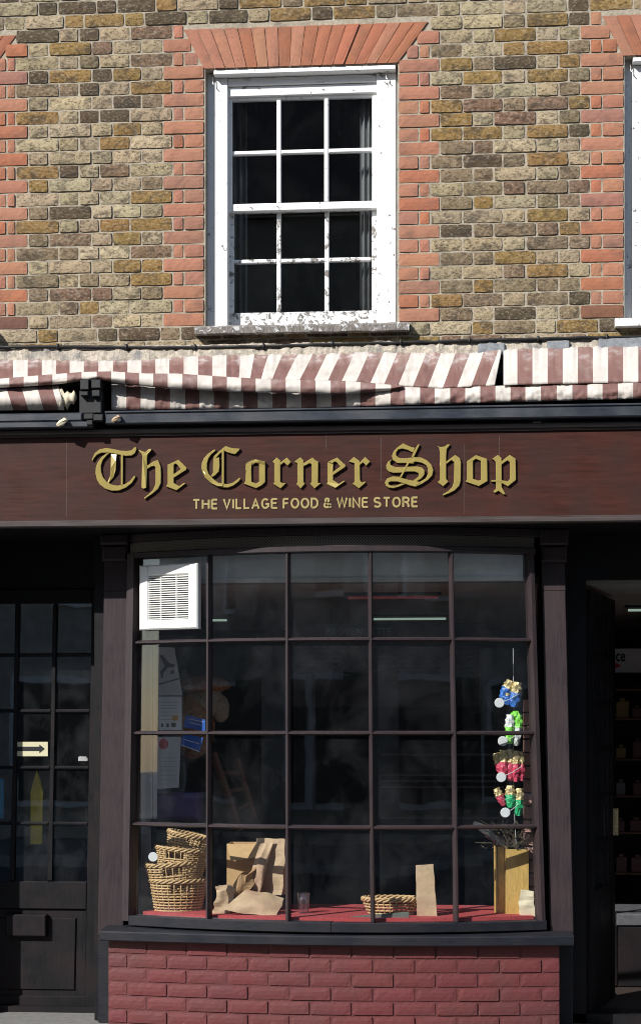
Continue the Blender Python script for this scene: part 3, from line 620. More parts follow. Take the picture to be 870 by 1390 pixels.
# letters; outlines measured on the board (scale 870/140 per unit), one or more overlapping strokes each
K = 140/870.0
LET = [
 ('T', 120, 600, [([(30,150),(55,95),(95,62),(150,50),(210,58),(270,72),(330,75),(370,68),(385,48),(402,40),(410,60),(395,95),(365,115),(320,118),(265,108),(210,95),(160,90),(110,92),(75,108),(52,135),(38,160)],0),
   ([(180,97),(155,95),(115,125),(80,170),(65,215),(62,265),(75,320),(100,360),(145,395),(200,412),(260,410),(320,385),(370,345),(398,300),(400,283),(385,288),(350,330),(310,355),(250,368),(200,360),(155,335),(125,295),(110,250),(108,200),(125,150),(160,110)],0),
   ([(190,98),(240,104),(240,160),(235,240),(215,295),(190,325),(170,345),(160,335),(180,290),(190,220)],1), ([(276,108),(295,110),(293,366),(276,368)],0)]),
 ('h', 120, 600, [([(425,62),(455,78),(485,85),(515,60),(540,62),(530,80),(505,105),(498,140),(497,200),(492,388),(470,397),(450,385),(452,200),(458,120),(448,95),(428,75)],1),
   ([(497,200),(555,160),(590,152),(600,175),(612,210),(615,280),(612,350),(590,395),(545,435),(500,465),(478,482),(472,470),(510,440),(545,405),(565,360),(568,300),(567,215),(558,202),(530,208),(497,228)],0)]),
 ('e', 120, 600, [([(670,190),(722,170),(722,345),(768,372),(805,345),(822,350),(745,408),(657,375),(670,350)],0),([(690,182),(762,148),(790,180),(750,190),(735,182),(715,200)],0),([(762,148),(832,218),(800,245),(775,222),(748,186)],0),([(832,218),(826,236),(720,302),(720,272),(790,222)],0)]),
 ('C', 260, 590, [([(190,125),(205,128),(203,138),(170,165),(145,200),(132,245),(132,290),(145,330),(180,370),(220,400),(262,425),(265,437),(220,432),(165,405),(120,365),(95,320),(84,280),(88,240),(105,200),(135,165)],0),
   ([(235,405),(300,418),(345,408),(385,380),(405,362),(415,372),(400,395),(355,430),(310,447),(260,445),(220,430)],0),
   ([(290,95),(320,108),(360,115),(410,118),(405,130),(370,165),(340,160),(300,148),(275,135),(240,160),(205,200),(185,210),(190,180),(240,135)],0),
   ([(185,205),(235,190),(238,260),(232,310),(205,340),(175,358),(168,345),(182,320),(182,260)],0),([(257,142),(275,137),(275,422),(257,417)],0),
   ([(84,280),(100,290),(125,340),(180,390),(262,422),(266,438),(218,434),(160,405),(112,360)],1)]),
 ('o', 260, 590, [([(457,255),(508,235),(505,300),(508,400),(548,415),(560,440),(545,452),(443,415),(455,390),(460,310)],0),([(460,240),(510,215),(545,208),(575,220),(622,228),(622,262),(575,245),(540,240),(505,262),(455,303)],1),([(570,235),(622,230),(622,400),(590,430),(545,452),(508,420),(505,396),(545,412),(570,396)],0)]),
 ('r', 370, 600, [([(0,165),(35,130),(68,155),(66,190),(66,335),(85,348),(115,345),(68,392),(5,352),(15,340),(15,180)],0),([(66,172),(122,130),(157,168),(128,200),(95,172),(66,195)],0)]),
 ('n', 370, 600, [([(182,165),(235,128),(262,155),(262,340),(275,350),(238,392),(200,355),(210,340),(210,180)],0),([(260,178),(338,130),(362,155),(385,162),(383,345),(410,345),(355,392),(315,352),(330,338),(330,190),(315,178),(260,205)],0)]),
 ('e', 370, 600, [([(462,172),(512,155),(510,200),(510,320),(560,352),(600,325),(612,332),(530,388),(455,352),(462,335)],1),([(470,165),(545,130),(580,165),(540,170),(520,165),(505,182)],0),([(545,130),(615,195),(585,222),(565,200),(538,166)],0),([(615,195),(612,212),(508,280),(508,252),(580,200)],0)]),
 ('r', 370, 600, [([(640,165),(685,125),(735,160),(738,320),(752,342),(778,332),(785,342),(728,392),(672,350),(690,338),(690,180),(665,172)],0),([(736,172),(780,125),(822,165),(790,200),(762,172),(736,194)],0)]),
 ('S', 510, 590, [([(230,73),(300,105),(330,110),(312,152),(270,130),(225,118),(190,125),(172,150),(172,175),(195,195),(230,200),(330,190),(320,245),(240,240),(180,240),(145,215),(135,180),(150,140),(185,105)],0),([(355,82),(370,84),(320,190),(300,188),(325,130)],0),
   ([(320,190),(380,192),(430,215),(470,255),(485,300),(475,345),(440,382),(390,415),(335,440),(300,425),(330,400),(370,398),(420,368),(440,330),(442,290),(425,258),(390,238),(340,228),(300,235)],0),
   ([(140,207),(105,225),(87,260),(90,290),(110,312),(150,323),(200,322),(260,312),(330,312),(360,325),(360,350),(340,370),(310,388),(340,395),(385,370),(410,335),(410,300),(390,278),(350,268),(280,270),(220,275),(160,272),(125,255),(120,230)],0),
   ([(95,370),(140,352),(190,355),(250,375),(320,390),(380,400),(335,440),(290,430),(235,410),(180,396),(130,395),(108,402),(106,418),(130,430),(170,430),(215,412),(250,414),(200,438),(150,452),(110,448),(85,432),(76,402)],0),([(265,235),(282,238),(217,360),(200,358)],0)]),
 ('h', 570, 600, [([(138,30),(170,42),(205,38),(235,18),(252,22),(240,40),(225,60),(220,120),(220,310),(238,335),(195,375),(148,340),(168,318),(168,90),(160,50)],0),([(220,165),(295,108),(335,135),(345,170),(342,330),(330,370),(290,410),(240,435),(195,452),(190,440),(235,415),(270,380),(285,335),(288,170),(265,152),(220,185)],0)]),
 ('o', 570, 600, [([(395,160),(445,130),(447,310),(490,325),(500,360),(492,372),(382,335),(395,315)],0),([(395,162),(470,110),(565,142),(565,170),(512,160),(470,142),(440,164)],0),([(512,150),(565,144),(568,330),(492,374),(460,345),(447,312),(490,325),(512,318)],0)]),
 ('p', 570, 600, [([(602,145),(655,108),(687,135),(688,380),(722,442),(700,442),(662,412),(630,430),(615,418),(637,395),(640,380),(638,170),(622,150)],0),([(686,162),(755,108),(805,140),(808,320),(740,375),(686,345),(686,322),(740,330),(757,310),(757,170),(735,155),(686,190)],0),([(600,320),(690,318),(690,338),(600,335)],0)]),
]
for li, (ch, ox, oy, comps) in enumerate(LET):
    m = MB()
    for ci, (pts, tilt) in enumerate(comps):
        d = 0.013+0.0008*ci
        W = [(X(ox+x*K, YF-d), Z(oy+y*K, ox+x*K, YF-d)) for x, y in pts]
        mx = sum(q[0] for q in W)/len(W); wd = max(0.01, max(q[0] for q in W)-min(q[0] for q in W))
        hgt = max(0.01, max(q[1] for q in W)-min(q[1] for q in W)); mz = sum(q[1] for q in W)/len(W)
        def yy(x, z): return YF-d-(tilt*0.013*((x-mx)/wd)+tilt*0.006*math.sin((z-mz)/hgt*7))
        n_ = len(W)
        # outline shrunk slightly for a small chamfer
        area = sum(W[i][0]*W[(i+1) % n_][1]-W[(i+1) % n_][0]*W[i][1] for i in range(n_))
        if area < 0: W.reverse()
        inn = []
        for i in range(n_):
            a, b_, c = Vector(W[i-1]), Vector(W[i]), Vector(W[(i+1) % n_])
            e1 = (b_-a).normalized(); e2 = (c-b_).normalized(); n1 = Vector((-e1.y, e1.x)); n2 = Vector((-e2.y, e2.x)); nn = (n1+n2)
            nn = nn.normalized()*0.0022 if nn.length > 0.3 else nn*0
            inn.append((b_.x+nn.x, b_.y+nn.y))
        m.mat('letter_side'); m.loft([[(x, YF+0.002, z) for x, z in W], [(x, yy(x, z)+0.0022, z) for x, z in W]], True, False)
        m.mat('gold_paint'); m.loft([[(x, yy(x, z)+0.0022, z) for x, z in W], [(x, yy(x, z), z) for x, z in inn]], True, False)
        k_ = len(m.v)-n_; m.face(list(range(k_, k_+n_)))
    bm_ = m.build('letter'); me_ = bm_.data; q_ = bmesh.new(); q_.from_mesh(me_); bmesh.ops.remove_doubles(q_, verts=q_.verts, dist=1e-6); bmesh.ops.recalc_face_normals(q_, faces=q_.faces); q_.to_mesh(me_); q_.free()
    into(bm_, sign)
ty = YF-0.002
def arc(cx, cy, rx, ry, a0, a1, n=9): return [(cx+rx*math.cos(R(lerp(a0, a1, k/n))), cy+ry*math.sin(R(lerp(a0, a1, k/n)))) for k in range(n+1)]
GL = {'T': (.56, [[(0, 1), (.56, 1)], [(.28, 1), (.28, 0)]]), 'H': (.54, [[(0, 0), (0, 1)], [(.54, 0), (.54, 1)], [(0, .52), (.54, .52)]]),
 'E': (.46, [[(0, 0), (0, 1)], [(0, 1), (.46, 1)], [(0, .53), (.42, .53)], [(0, 0), (.47, 0)]]), 'V': (.56, [[(0, 1.06), (.28, 0), (.56, 1.06)]]), 'I': (0, [[(0, 0), (0, 1)]]),
 'L': (.42, [[(0, 1.07), (0, 0), (.42, 0)]]), 'A': (.58, [[(0, -.07), (.29, 1), (.58, -.07)], [(.1, .30), (.48, .30)]]),
 'G': (.58, [arc(.29, .5, .29, .5, 45, 320, 14)+[(.56, .2), (.56, .45), (.32, .45)]]), 'F': (.42, [[(0, -.07), (0, 1)], [(0, 1), (.43, 1)], [(0, .5), (.38, .5)]]),
 'O': (.60, [arc(.30, .5, .30, .5, 90, 452, 18)]), 'D': (.52, [[(0, 0), (0, 1), (.22, 1)]+arc(.22, .5, .30, .5, 85, -85, 10)+[(.22, 0), (0, 0)]]),
 '&': (.58, [[(.60, -.03), (.12, .72)]+arc(.26, .82, .15, .17, 200, -20, 8)+[(.38, .70), (.06, .40)]+arc(.24, .23, .22, .23, 150, 330, 8)+[(.56, .42)]]),
 'W': (.82, [[(0, 1.06), (.2, 0), (.41, 1), (.62, 0), (.82, 1.06)]]), 'N': (.54, [[(0, -.07), (0, 1), (.54, 0), (.54, 1.07)]]),
 'S': (.50, [arc(.25, .75, .24, .25, 25, 255, 9)+[(.30, .49)]+arc(.25, .25, .26, .25, 70, -155, 9)]), 'R': (.50, [[(0, -.07), (0, 1), (.26, 1)]+arc(.26, .75, .22, .25, 85, -85, 8)+[(0, .5)], [(.26, .5), (.42, .34), (.48, -.07)]])}
def ribbon(m, pts, hw, y, t):
    L_, R_ = [], []
    for i, p in enumerate(pts):
        a = Vector(pts[max(0, i-1)]); c = Vector(pts[min(len(pts)-1, i+1)]); p = Vector(p)
        d1_ = (p-a).normalized() if (p-a).length > 1e-6 else (c-p).normalized(); d2_ = (c-p).normalized() if (c-p).length > 1e-6 else d1_
        n1 = Vector((-d1_.y, d1_.x)); n2 = Vector((-d2_.y, d2_.x)); nn = (n1+n2).normalized(); k = hw/max(0.55, nn.dot(n1))
        L_.append(p+nn*k); R_.append(p-nn*k)
    m.loft([[(l.x, y-t, l.y), (r_.x, y-t, r_.y), (r_.x, y, r_.y), (l.x, y, l.y)] for l, r_ in zip(L_, R_)])
TXT = 'THE VILLAGE FOOD & WINE STORE'; HWB = 0.108; adv = 0
wd_ = sum((GL[c][0]+0.285) if c != ' ' else 0.30 for c in TXT)-0.285+2*HWB
m = MB(); words = []; tx0, tx1 = X(261, ty), X(568, ty); tz0, tz1 = Z(690.3, 415, ty), Z(675.6, 415, ty); sz = (tz1-tz0)/(1+2*HWB); sx_ = (tx1-tx0)/wd_; adv = HWB; q = 0
for c in TXT:
    if c == ' ': adv += 0.30; words.append(m); m = MB(); continue
    for st in GL[c][1]:
        q += 1; ribbon(m, [(tx0+(adv+a)*sx_, tz0+(HWB+b_)*sz) for a, b_ in st], HWB*sz, ty, 0.001+0.00015*(q % 5))
    adv += GL[c][0]+0.285
for m in words+[m]: into(m.build('word', 'tagline_gold'), sign)

# ------------------------------------------------------------------ bay window (bowed)
BXC, BHW, BMID, BEDGE = X(470, 0), 1.165, -0.145, 0.10
def bowy(x): u = (x-BXC)/BHW; return BEDGE-(BEDGE-BMID)*(1-min(1.15, u*u))
def Bp(px, py, off=0.0):
    y = 0.0
    for _ in range(8): q = P(px, py, y); y = bowy(q.x)+off
    return P(px, py, y)
def btan(x): e = 0.01; t = Vector((2*e, bowy(x+e)-bowy(x-e), 0)).normalized(); return t, Vector((t.y, -t.x, 0))   # tangent, outward normal (towards -y)
V1 = [(752, 285), (1250, 284)]; V2 = [(752, 391), (1250, 391.5)]; V3 = [(752, 502.5), (1040, 504), (1250, 506)]; V4 = [(752, 611.5), (1030, 616), (1250, 618.5)]
VL = [(742, 184.5), (870, 182.5), (1250, 177)]; VR = [(742, 717), (870, 721), (1250, 733)]
GZ = lambda py: Z(py, 457, BMID)       # heights read at the middle of the bow
H = [GZ(868), GZ(995), GZ(1123)]; ZHT, ZHB = GZ(750), GZ(1251)
def vx(tab, z):   # world x on bow for a vertical bar at height z
    x = 0
    for _ in range(4): py = HZ-(z-1.6)*F/ (9+bowy(x)); q = Bp(interp(py, tab), py); x = q.x
    return x
def vbar(m, tab, z0, z1, w_, d, back=0.012, nose=0.35, seg=8):
    rings = []
    for i in range(seg+1):
        z = lerp(z0, z1, i/seg); x = vx(tab, z); t, n_ = btan(x); c = Vector((x, bowy(x), z))
        rings.append([tuple(c+t*a+n_*e) for a, e in ((-w_/2, -back), (-w_/2, d*0.35), (-w_*nose/2, d), (w_*nose/2, d), (w_/2, d*0.35), (w_/2, -back))])
    m.loft(rings)
def hbar(m, z, xa, xb, h, d, back=0.01, nose=0.35, seg=40, zt=None):
    rings = []
    for i in range(seg+1):
        x = lerp(xa, xb, i/seg); t, n_ = btan(x); c = Vector((x, bowy(x), z))
        rings.append([tuple(c+n_*e+Vector((0, 0, a))) for a, e in ((-h/2, -back), (-h/2, d*0.35), (-h*nose/2, d), (h*nose/2, d), (h/2, d*0.35), (h/2, -back))])
    m.loft(rings)
def bowbox(m, xa, xb, z0, z1, d0, d1, seg=44, bev=0.004, clampy=None):
    rings = []
    for i in range(seg+1):
        x = lerp(xa, xb, i/seg); t, n_ = btan(x); yb_ = bowy(x)
        if clampy is not None and yb_ > clampy: yb_ = clampy; n_ = Vector((0, -1, 0))
        c = Vector((x, yb_, 0))
        rings.append([tuple(c+n_*e+Vector((0, 0, a))) for a, e in ((z0, d0), (z0, d1-bev), (z0+bev, d1), (z1-bev, d1), (z1, d1-bev), (z1, d0))])
    m.loft(rings)
m = MB()
xl0, xr0 = vx(VL, ZHT), vx(VR, ZHT)
bay = None
for tab in (V1, V2, V3, V4): vbar(m, tab, ZHB, ZHT, 0.026, 0.034)
for z in H:
    xa, xb = vx(VL, z), vx(VR, z)
    hbar(m, z, xa, xb, 0.024, 0.031)
vbar(m, VL, ZHB-0.03, ZHT+0.02, 0.058, 0.05, 0.03, 0.75); vbar(m, VR, ZHB-0.03, ZHT+0.02, 0.034, 0.045, 0.03, 0.6)
bay = m.build('bay_window', 'frame_paint', shop)
m = MB(); bowbox(m, xl0-0.02, xr0+0.02, ZHT, GZ(742), -0.03, 0.045); m.build('head_rail', 'frame_paint', bay)
m = MB(); bowbox(m, xl0-0.02, xr0+0.02, GZ(741.5), GZ(727), -0.03, 0.02, bev=0.001); m.build('vent_grille', 'perforated_metal', bay)
m = MB(); bowbox(m, xl0-0.06, xr0+0.06, GZ(726.5), SOF, -0.03, 0.03); m.build('head_board', 'frame_paint', bay)
XSL, XSR = X(179, 0.05), X(737, 0.05)
m = MB(); zb0 = GZ(1265)
bowbox(m, XSL, X(449, -.18), zb0, ZHB, -0.04, 0.05); bowbox(m, X(449.6, -.18), XSR, zb0, ZHB-0.003, -0.04, 0.046); m.build('bottom_rail', 'sill_paint', bay)
m = MB(); zs1 = GZ(1265.8); zs0 = GZ(1281.5)
def sily(x): u = (x-BXC)/BHW; return -0.150+0.105*min(1.3, u*u)
rings = []
for i in range(61):
    x = lerp(X(135, -.1), X(778, -.1), i/60); y = sily(x)-0.085; e = 0.006
    rings.append([(x, 0.135, zs0), (x, y+e, zs0), (x, y, zs0+e), (x, y, zs1-0.016), (x, y+e, zs1-0.009), (x, 0.135, zs1)])
m.loft(rings); m.build('sill', 'sill_paint', bay)
# panes
m = MB()
cols = [VL, V1, V2, V3, V4, VR]; zz = [ZHB]+H[::-1]+[ZHT]
for r_ in range(4):
    for c in range(5):
        for k in range(3):
            f = lambda z, k: lerp(vx(cols[c], z), vx(cols[c+1], z), k/3)
            q = [(f(zz[r_], k), zz[r_]), (f(zz[r_], k+1), zz[r_]), (f(zz[r_+1], k+1), zz[r_+1]), (f(zz[r_+1], k), zz[r_+1])]
            m.poly([(x, bowy(x), z) for x, z in q])
m.build('glass', 'pane_glass', bay, smooth=True)

# pilasters
def pilaster(tab0, tab1, name='pilaster', yp=0.11):
    m = MB()
    c = []
    for py in (1262, 802, 716):
        a, b_ = interp(py, tab0), interp(py, tab1); pa, pc = P(a, py, yp), P(b_, py, yp); c.append((pa.x, pc.x, pa.z))
    z0 = 0.0
    m.qbox([(c[0][0], zs0), (c[0][1], zs0), (c[1][1], c[1][2]), (c[1][0], c[1][2])], yp, 0.56, 0.004)
    m.qbox([(c[1][0], c[1][2]), (c[1][1], c[1][2]), (c[2][1], SOF+0.002), (c[2][0], SOF+0.002)], yp+0.0005, 0.56, 0.002)
    # capital block and lower plinth block
    m.box(c[1][0]-0.012, c[1][1]+0.012, yp-0.05, yp+0.1, c[2][2]-0.10, SOF+0.0015, 0.01); m.box(c[1][0]-0.006, c[1][1]+0.006, yp-0.03, yp+0.1, c[2][2]-0.19, c[2][2]-0.101, 0.012)
    m.build(name, 'frame_paint', shop)
    return c
cL = pilaster([(716, 143), (1262, 133)], [(716, 174), (1262, 168)])
cR = pilaster([(716, 733), (1262, 746)], [(716, 765), (1262, 778.5)], yp=0.055)
m = MB(); m.box(cL[0][0], cL[0][1]+0.06, 0.12, 0.56, 0, zs0-0.001); m.build('pilaster_base', 'sill_paint', shop); m = MB(); m.box(cR[0][0]-0.12, cR[0][1], 0.12, 0.56, 0, zs0-0.001, 0.004)
m.build('pilaster_base', 'sill_paint', shop)
m = MB()  # infill between pilaster and bow stile
for (a, b_, s) in ((cL[0][1]-0.02, XSL+0.025, 1), (XSR-0.02, cR[0][0]+0.02, -1)):
    m = MB(); m.box(min(a, b_), max(a, b_), 0.165, 0.2, zs1, SOF); m.build('side_lining', 'door_paint', shop)
for tab, sg in ((VL, -1), (VR, 1)):     # side returns closing the bow back to the lining
    m = MB(); rings = []
    for i in range(9):
        z = lerp(ZHB-0.04, SOF+0.001, i/8); x = vx(tab, z); a, b_ = x+sg*0.014, x+sg*0.030; y = bowy(x)+0.005
        rings.append([(min(a, b_), y, z), (max(a, b_), y, z), (max(a, b_), 0.30, z), (min(a, b_), 0.30, z)])
    m.loft(rings); m.build('side_return', 'frame_paint', shop)
# far left pilaster outside the left doorway
m = MB(); m.box(X(-98, .16), X(-63, .16), 0.16, 0.56, 0, SOF+0.001, 0.004); m.box(X(-620, .16), X(-98.5, .16), 0.16, 0.3, 0, SOF+0.001, 0.004); m.build('pilaster', 'frame_paint', shop)
m = MB(); m.box(X(1075, .16), X(1110, .16), 0.16, 0.56, 0, SOF+0.001, 0.004); m.box(X(1110.5, .16), XR, 0.16, 0.3, 0, SOF+0.001, 0.004); m.build('pilaster', 'frame_paint', shop)

# painted plinth
m = MB(); m.mat('painted_brick'); nrow = 0; z = zs0-0.004; xa, xb = X(151, 0.03), X(757, 0.03)
def ply(x): return sily(x)-0.02
while z > -0.02:
    x = xa-(0.11 if nrow % 2 else 0); 
    while x < xb:
        L = 0.214; a, b_ = max(x, xa), min(x+L, xb)
        if b_-a > 0.02:
            i0 = len(m.v); brick(m, [(a, z-0.066), (b_, z-0.066), (b_, z), (a, z)], (0.13, 0.029, 0.031), 0.0009, 0, 0.03, 0.5)
            for q in range(i0, len(m.v)): m.v[q].y += ply(m.v[q].x)
        x += L+0.010
    z -= 0.076; nrow += 1
m.build('brick_plinth', None, shop, fix=False)
m = MB(); rings = []
for i in range(41):
    x = lerp(xa, xb, i/40); y = ply(x)+0.0075; rings.append([(x, y+0.15, -0.02), (x, y, -0.02), (x, y, zs0-0.001), (x, y+0.15, zs0-0.001)])
m.loft(rings); m.build('plinth_mortar', 'painted_mortar', shop)

# ------------------------------------------------------------------ left door (recessed)
YD = 0.5
DVs = [[(820, 25), (1196, 16)], [(820, 76), (1040, 71), (1196, 67)]]
door = None
def D(px, py, y=YD): return P(px, py, y)
m = MB()
def dq(m, x0t, x1t, x0b, x1b, pt, pb_, ya, yb, bev=0.004):
    "door member from pixel rows pt (top) to pb_ (bottom)"
    zt_, zb_ = Z(pt, 70, ya), Z(pb_, 70, ya)
    m.qbox([(X(x0b, ya), zb_), (X(x1b, ya), zb_), (X(x1t, ya), zt_), (X(x0t, ya), zt_)], ya, yb, bev)
dq(m, 125, 144, 115, 134, 800, 1400, YD-0.005, YD+0.04)            # right stile
dq(m, -52, -30, -58, -38, 800, 1400, YD-0.005, YD+0.04)
dq(m, -30, 125, -30, 125, 800, 819, YD, YD+0.04)                   # top rail
dq(m, -38, 118, -38, 117.5, 1197, 1234, YD, YD+0.04); 
dq(m, -37, 117.3, -40, 115.5, 1352, 1400, YD, YD+0.04)
dq(m, -38, 117.3, -39, 116, 1234.5, 1351.5, YD+0.016, YD+0.03, 0)
dq(m, -24, 104, -26, 102, 1246, 1344, YD+0.006, YD+0.02, 0.006)
for tab in DVs: dq(m, interp(820, tab)-2.6, interp(820, tab)+2.6, interp(1196, tab)-2.6, interp(1196, tab)+2.6, 819.5, 1196.5, YD+0.004, YD+0.034, 0.007)
hy = [889, 965, 1042, 1118]
for py in hy:
    ed = [interp(py, [(820, -30), (1196, -38)])]+[e for tab in DVs for e in (interp(py, tab)-2.7, interp(py, tab)+2.7)]+[interp(py, [(820, 125.5), (1196, 118)])]
    for i in range(0, 6, 2): dq(m, ed[i], ed[i+1], ed[i], ed[i+1], py-2.4, py+2.4, YD+0.006, YD+0.032, 0.006)
door = m.build('door', 'door_paint', shop)
m = MB(); dq(m, -31, 126, -39, 119, 818, 1198, YD+0.020, YD+0.023, 0); m.build('glass', 'pane_glass', door)
m = MB(); dq(m, 7, 63, 7, 63, 1242, 1272, YD-0.035, YD+0.01, 0.008); m.build('letterbox', 'door_paint', door)
m = MB()   # door frame, transom, reveals
dq(m, -64, 140, -64, 140, 716, 799, YD+0.02, YD+0.07, 0)
m.box(cL[0][0]-0.035, cL[1][0]+0.0, 0.19, YD-0.006, 0, SOF); 
m.box(X(-66, .2), X(-63, .2), 0.19, YD+0.06, 0, SOF); m.box(X(-66, .5), X(135, .5), 0.44, 0.56, -0.003, 0.03)
m.build('door_frame', 'door_paint', shop)
# arrow sticker, small sticker, blue poster, yellow banner
def sheet(name, x0, x1, y0, y1, y, mat, t=0.0015, tilt=None):
    m = MB(); c = tilt or [(x0, y1), (x1, y1), (x1, y0), (x0, y0)]
    W = [P(a, b_, y) for a, b_ in c]; m.qbox([(q.x, q.z) for q in W], y-t, y); return m.build(name, mat)
def ink(parent, polys, y, mat, name='print', t=0.0006):
    m = MB()
    for c in polys:
        W = [P(a, b_, y) for a, b_ in c]; k = len(W)
        m.loft([[(q.x, y, q.z) for q in W], [(q.x, y-t, q.z) for q in W]])
    o = m.build(name, mat); o.parent = parent; return o
def rq(x0, x1, y0, y1): return [(x0, y1), (x1, y1), (x1, y0), (x0, y0)]
s = sheet('arrow_sticker', 20, 65.5, 1007, 1026.5, YD+0.018, 'sticker_cream'); tag(s, 'cream sticker with a black arrow on the left door glass', 'sticker')
ink(s, [rq(22, 54, 1013.5, 1019.5), [(54, 1010.5), (61.5, 1016.5), (54, 1022.5)]], YD+0.0162, 'ink_black', 'arrow')
m = MB()
for i in range(9):
    x = 107+i*1.4; dq(m, x, x+0.9, x, x+0.9, 1026+random.uniform(0, 3), 1033, YD+0.016, YD+0.0185, 0)
tag(m.build('small_sticker', 'paper_grey'), 'tiny torn white sticker low in a corner pane of the left door', 'sticker')
s = sheet('blue_notice', -26, 5.5, 1057, 1111, YD+0.05, 'bright_blue'); tag(s, 'bright blue notice behind the left door glass', 'notice')
m = MB(); W = [(50, 1046), (55, 1060), (58, 1075), (57, 1146), (42, 1146), (42, 1075), (46, 1060)]; W = [P(a, b_, YD+0.12) for a, b_ in W]
m.loft([[(q.x, YD+0.12, q.z) for q in W], [(q.x, YD+0.14, q.z) for q in W]]); tag(m.build('yellow_banner', 'yellow_cloth'), 'narrow yellow pointed banner hanging behind the left door glass', 'banner')

# ------------------------------------------------------------------ shop interior
XI0, XI1 = X(-70, .5), X(1080, .5); ZC = Z(791, 450, 0.14); YBK = 4.2
m = MB(); m.box(XI0, XI1, 0.57, YBK, -0.001, 0.02); m.build('shop_floor', 'shop_floor', shop)
m = MB(); m.box(XI0, cL[0][1], 0.571, YBK, ZC, ZC+0.03); m.box(cL[0][1]+0.001, cR[0][0], 0.225, YBK, ZC, ZC+0.03); m.box(cR[0][0]+0.001, XI1, 0.385, YBK, ZC, ZC+0.03); m.build('shop_ceiling', 'shop_ceiling', shop)
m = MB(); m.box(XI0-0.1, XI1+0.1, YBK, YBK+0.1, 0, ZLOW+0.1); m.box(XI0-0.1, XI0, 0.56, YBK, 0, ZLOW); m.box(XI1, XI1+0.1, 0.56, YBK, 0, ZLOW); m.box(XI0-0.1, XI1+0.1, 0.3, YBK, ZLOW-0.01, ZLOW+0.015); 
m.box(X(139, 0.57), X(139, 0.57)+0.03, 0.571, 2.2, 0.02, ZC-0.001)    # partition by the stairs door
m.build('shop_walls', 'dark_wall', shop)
# pelmet board inside the window head
for nm_, mt_n, e0, e1, q0, q1 in (('pelmet', 'pelmet_grey', 0, 0.015, ZC+0.02, SOF+0.001), ('pelmet_bead', 'pelmet_bead', -0.01, 0.02, ZC-0.004, ZC+0.0195)):
    m = MB(); rings = []
    for i in range(31):
        x = lerp(vx(VL, ZHT)+0.035, vx(VR, ZHT)-0.03, i/30); y = max(0.06, bowy(x)+0.045); rings.append([(x, y+e0, q0), (x, y+e0, q1), (x, y+e1, q1), (x, y+e1, q0)])
    m.loft(rings); m.build(nm_, mt_n, shop)
# display deck
ZD = GZ(1250)+0.012
m = MB(); rings = []
for i in range(31):
    x = lerp(XSL+0.05, XSR-0.05, i/30); y = bowy(x)+0.035; rings.append([(x, y, ZD-0.03), (x, y, ZD), (x, 0.62, ZD), (x, 0.62, ZD-0.03)])
m.loft(rings); m.build('display_deck', 'red_baize', shop)
m = MB(); m.box(XSL+0.05, XSR-0.05, 0.60, 0.618, 0.02, ZD-0.032); m.build('deck_front', 'dark_wall', shop)
# window side reveals inside
m = MB(); m.box(X(187, .3), X(187, .3)+0.02, 0.30, 0.62, ZD, ZC-0.004); m.box(X(205, .45), X(207, .45), 0.435, 0.47, ZD+0.5, ZC-0.004)
m.box(X(189.5, .45), X(204, .45), 0.462, 0.47, ZD+0.5, ZC-0.004); m.box(X(208, .45), X(213, .45), 0.452, 0.464, ZD+0.5, ZC-0.004)
m.build('window_lining', 'lining_grey', shop)
m = MB(); m.mat('tile_pink')
z = ZD; k = 0
while z < Z(955, 715, .2):
    m.box(X(711, .2), X(727, .2), 0.205+0.004*(k % 2), 0.3, z+0.003, z+0.068); z += 0.074; k += 1
m.build('tiled_reveal', None, shop)

# open door on the right
hx, hy_ = 0.775, 0.36; ex, ey = 0.985, 1.12
d = Vector((ex-hx, ey-hy_, 0)); Ld = d.length; d.normalize(); nrm = Vector((d.y, -d.x, 0))
def obox(m, a0, a1, z0, z1, t0, t1):
    def q(a, t, z): v = Vector((hx, hy_, z))+d*a+nrm*t; return tuple(v)
    m.loft([[q(a0, t0, z0), q(a1, t0, z0), q(a1, t1, z0), q(a0, t1, z0)], [q(a0, t0, z1), q(a1, t0, z1), q(a1, t1, z1), q(a0, t1, z1)]])
m = MB(); zt = ZC-0.03
obox(m, 0, 0.09, 0.02, zt, -0.02, 0.02); obox(m, Ld-0.09, Ld, 0.02, zt, -0.02, 0.02); obox(m, 0.09, Ld-0.09, zt-0.09, zt, -0.02, 0.02); obox(m, 0.09, Ld-0.09, 0.02, 0.72, -0.015, 0.015)
for a in (0.27, 0.45, 0.62): obox(m, a-0.01, a+0.01, 0.72, zt-0.09, -0.015, 0.015)
for k in range(1, 6): z = lerp(0.72, zt-0.09, k/6); obox(m, 0.09, Ld-0.09, z-0.01, z+0.01, -0.013, 0.013)
d2 = m.build('door', 'door_paint', shop); d2['label'] = 'open door folded into the right entrance'
m = MB(); obox(m, 0.09, Ld-0.09, 0.72, zt-0.09, -0.002, 0.002); m.build('glass', 'pane_glass', d2)
m = MB(); obox(m, Ld-0.07, Ld-0.04, 1.0, 1.16, 0.021, 0.05); m.build('handle', 'foil_gold', d2)
m = MB(); m.box(cR[1][1]-0.01, 0.765, 0.3, 0.42, 0.0, SOF); m.box(0.765, X(1080, .4), 0.3, 0.38, Z(786, 830, .3), SOF); m.box(cR[1][1]-0.01, X(1080, .4), 0.3, 0.5, -0.002, 0.05)
m.build('door_frame', 'door_paint', shop)

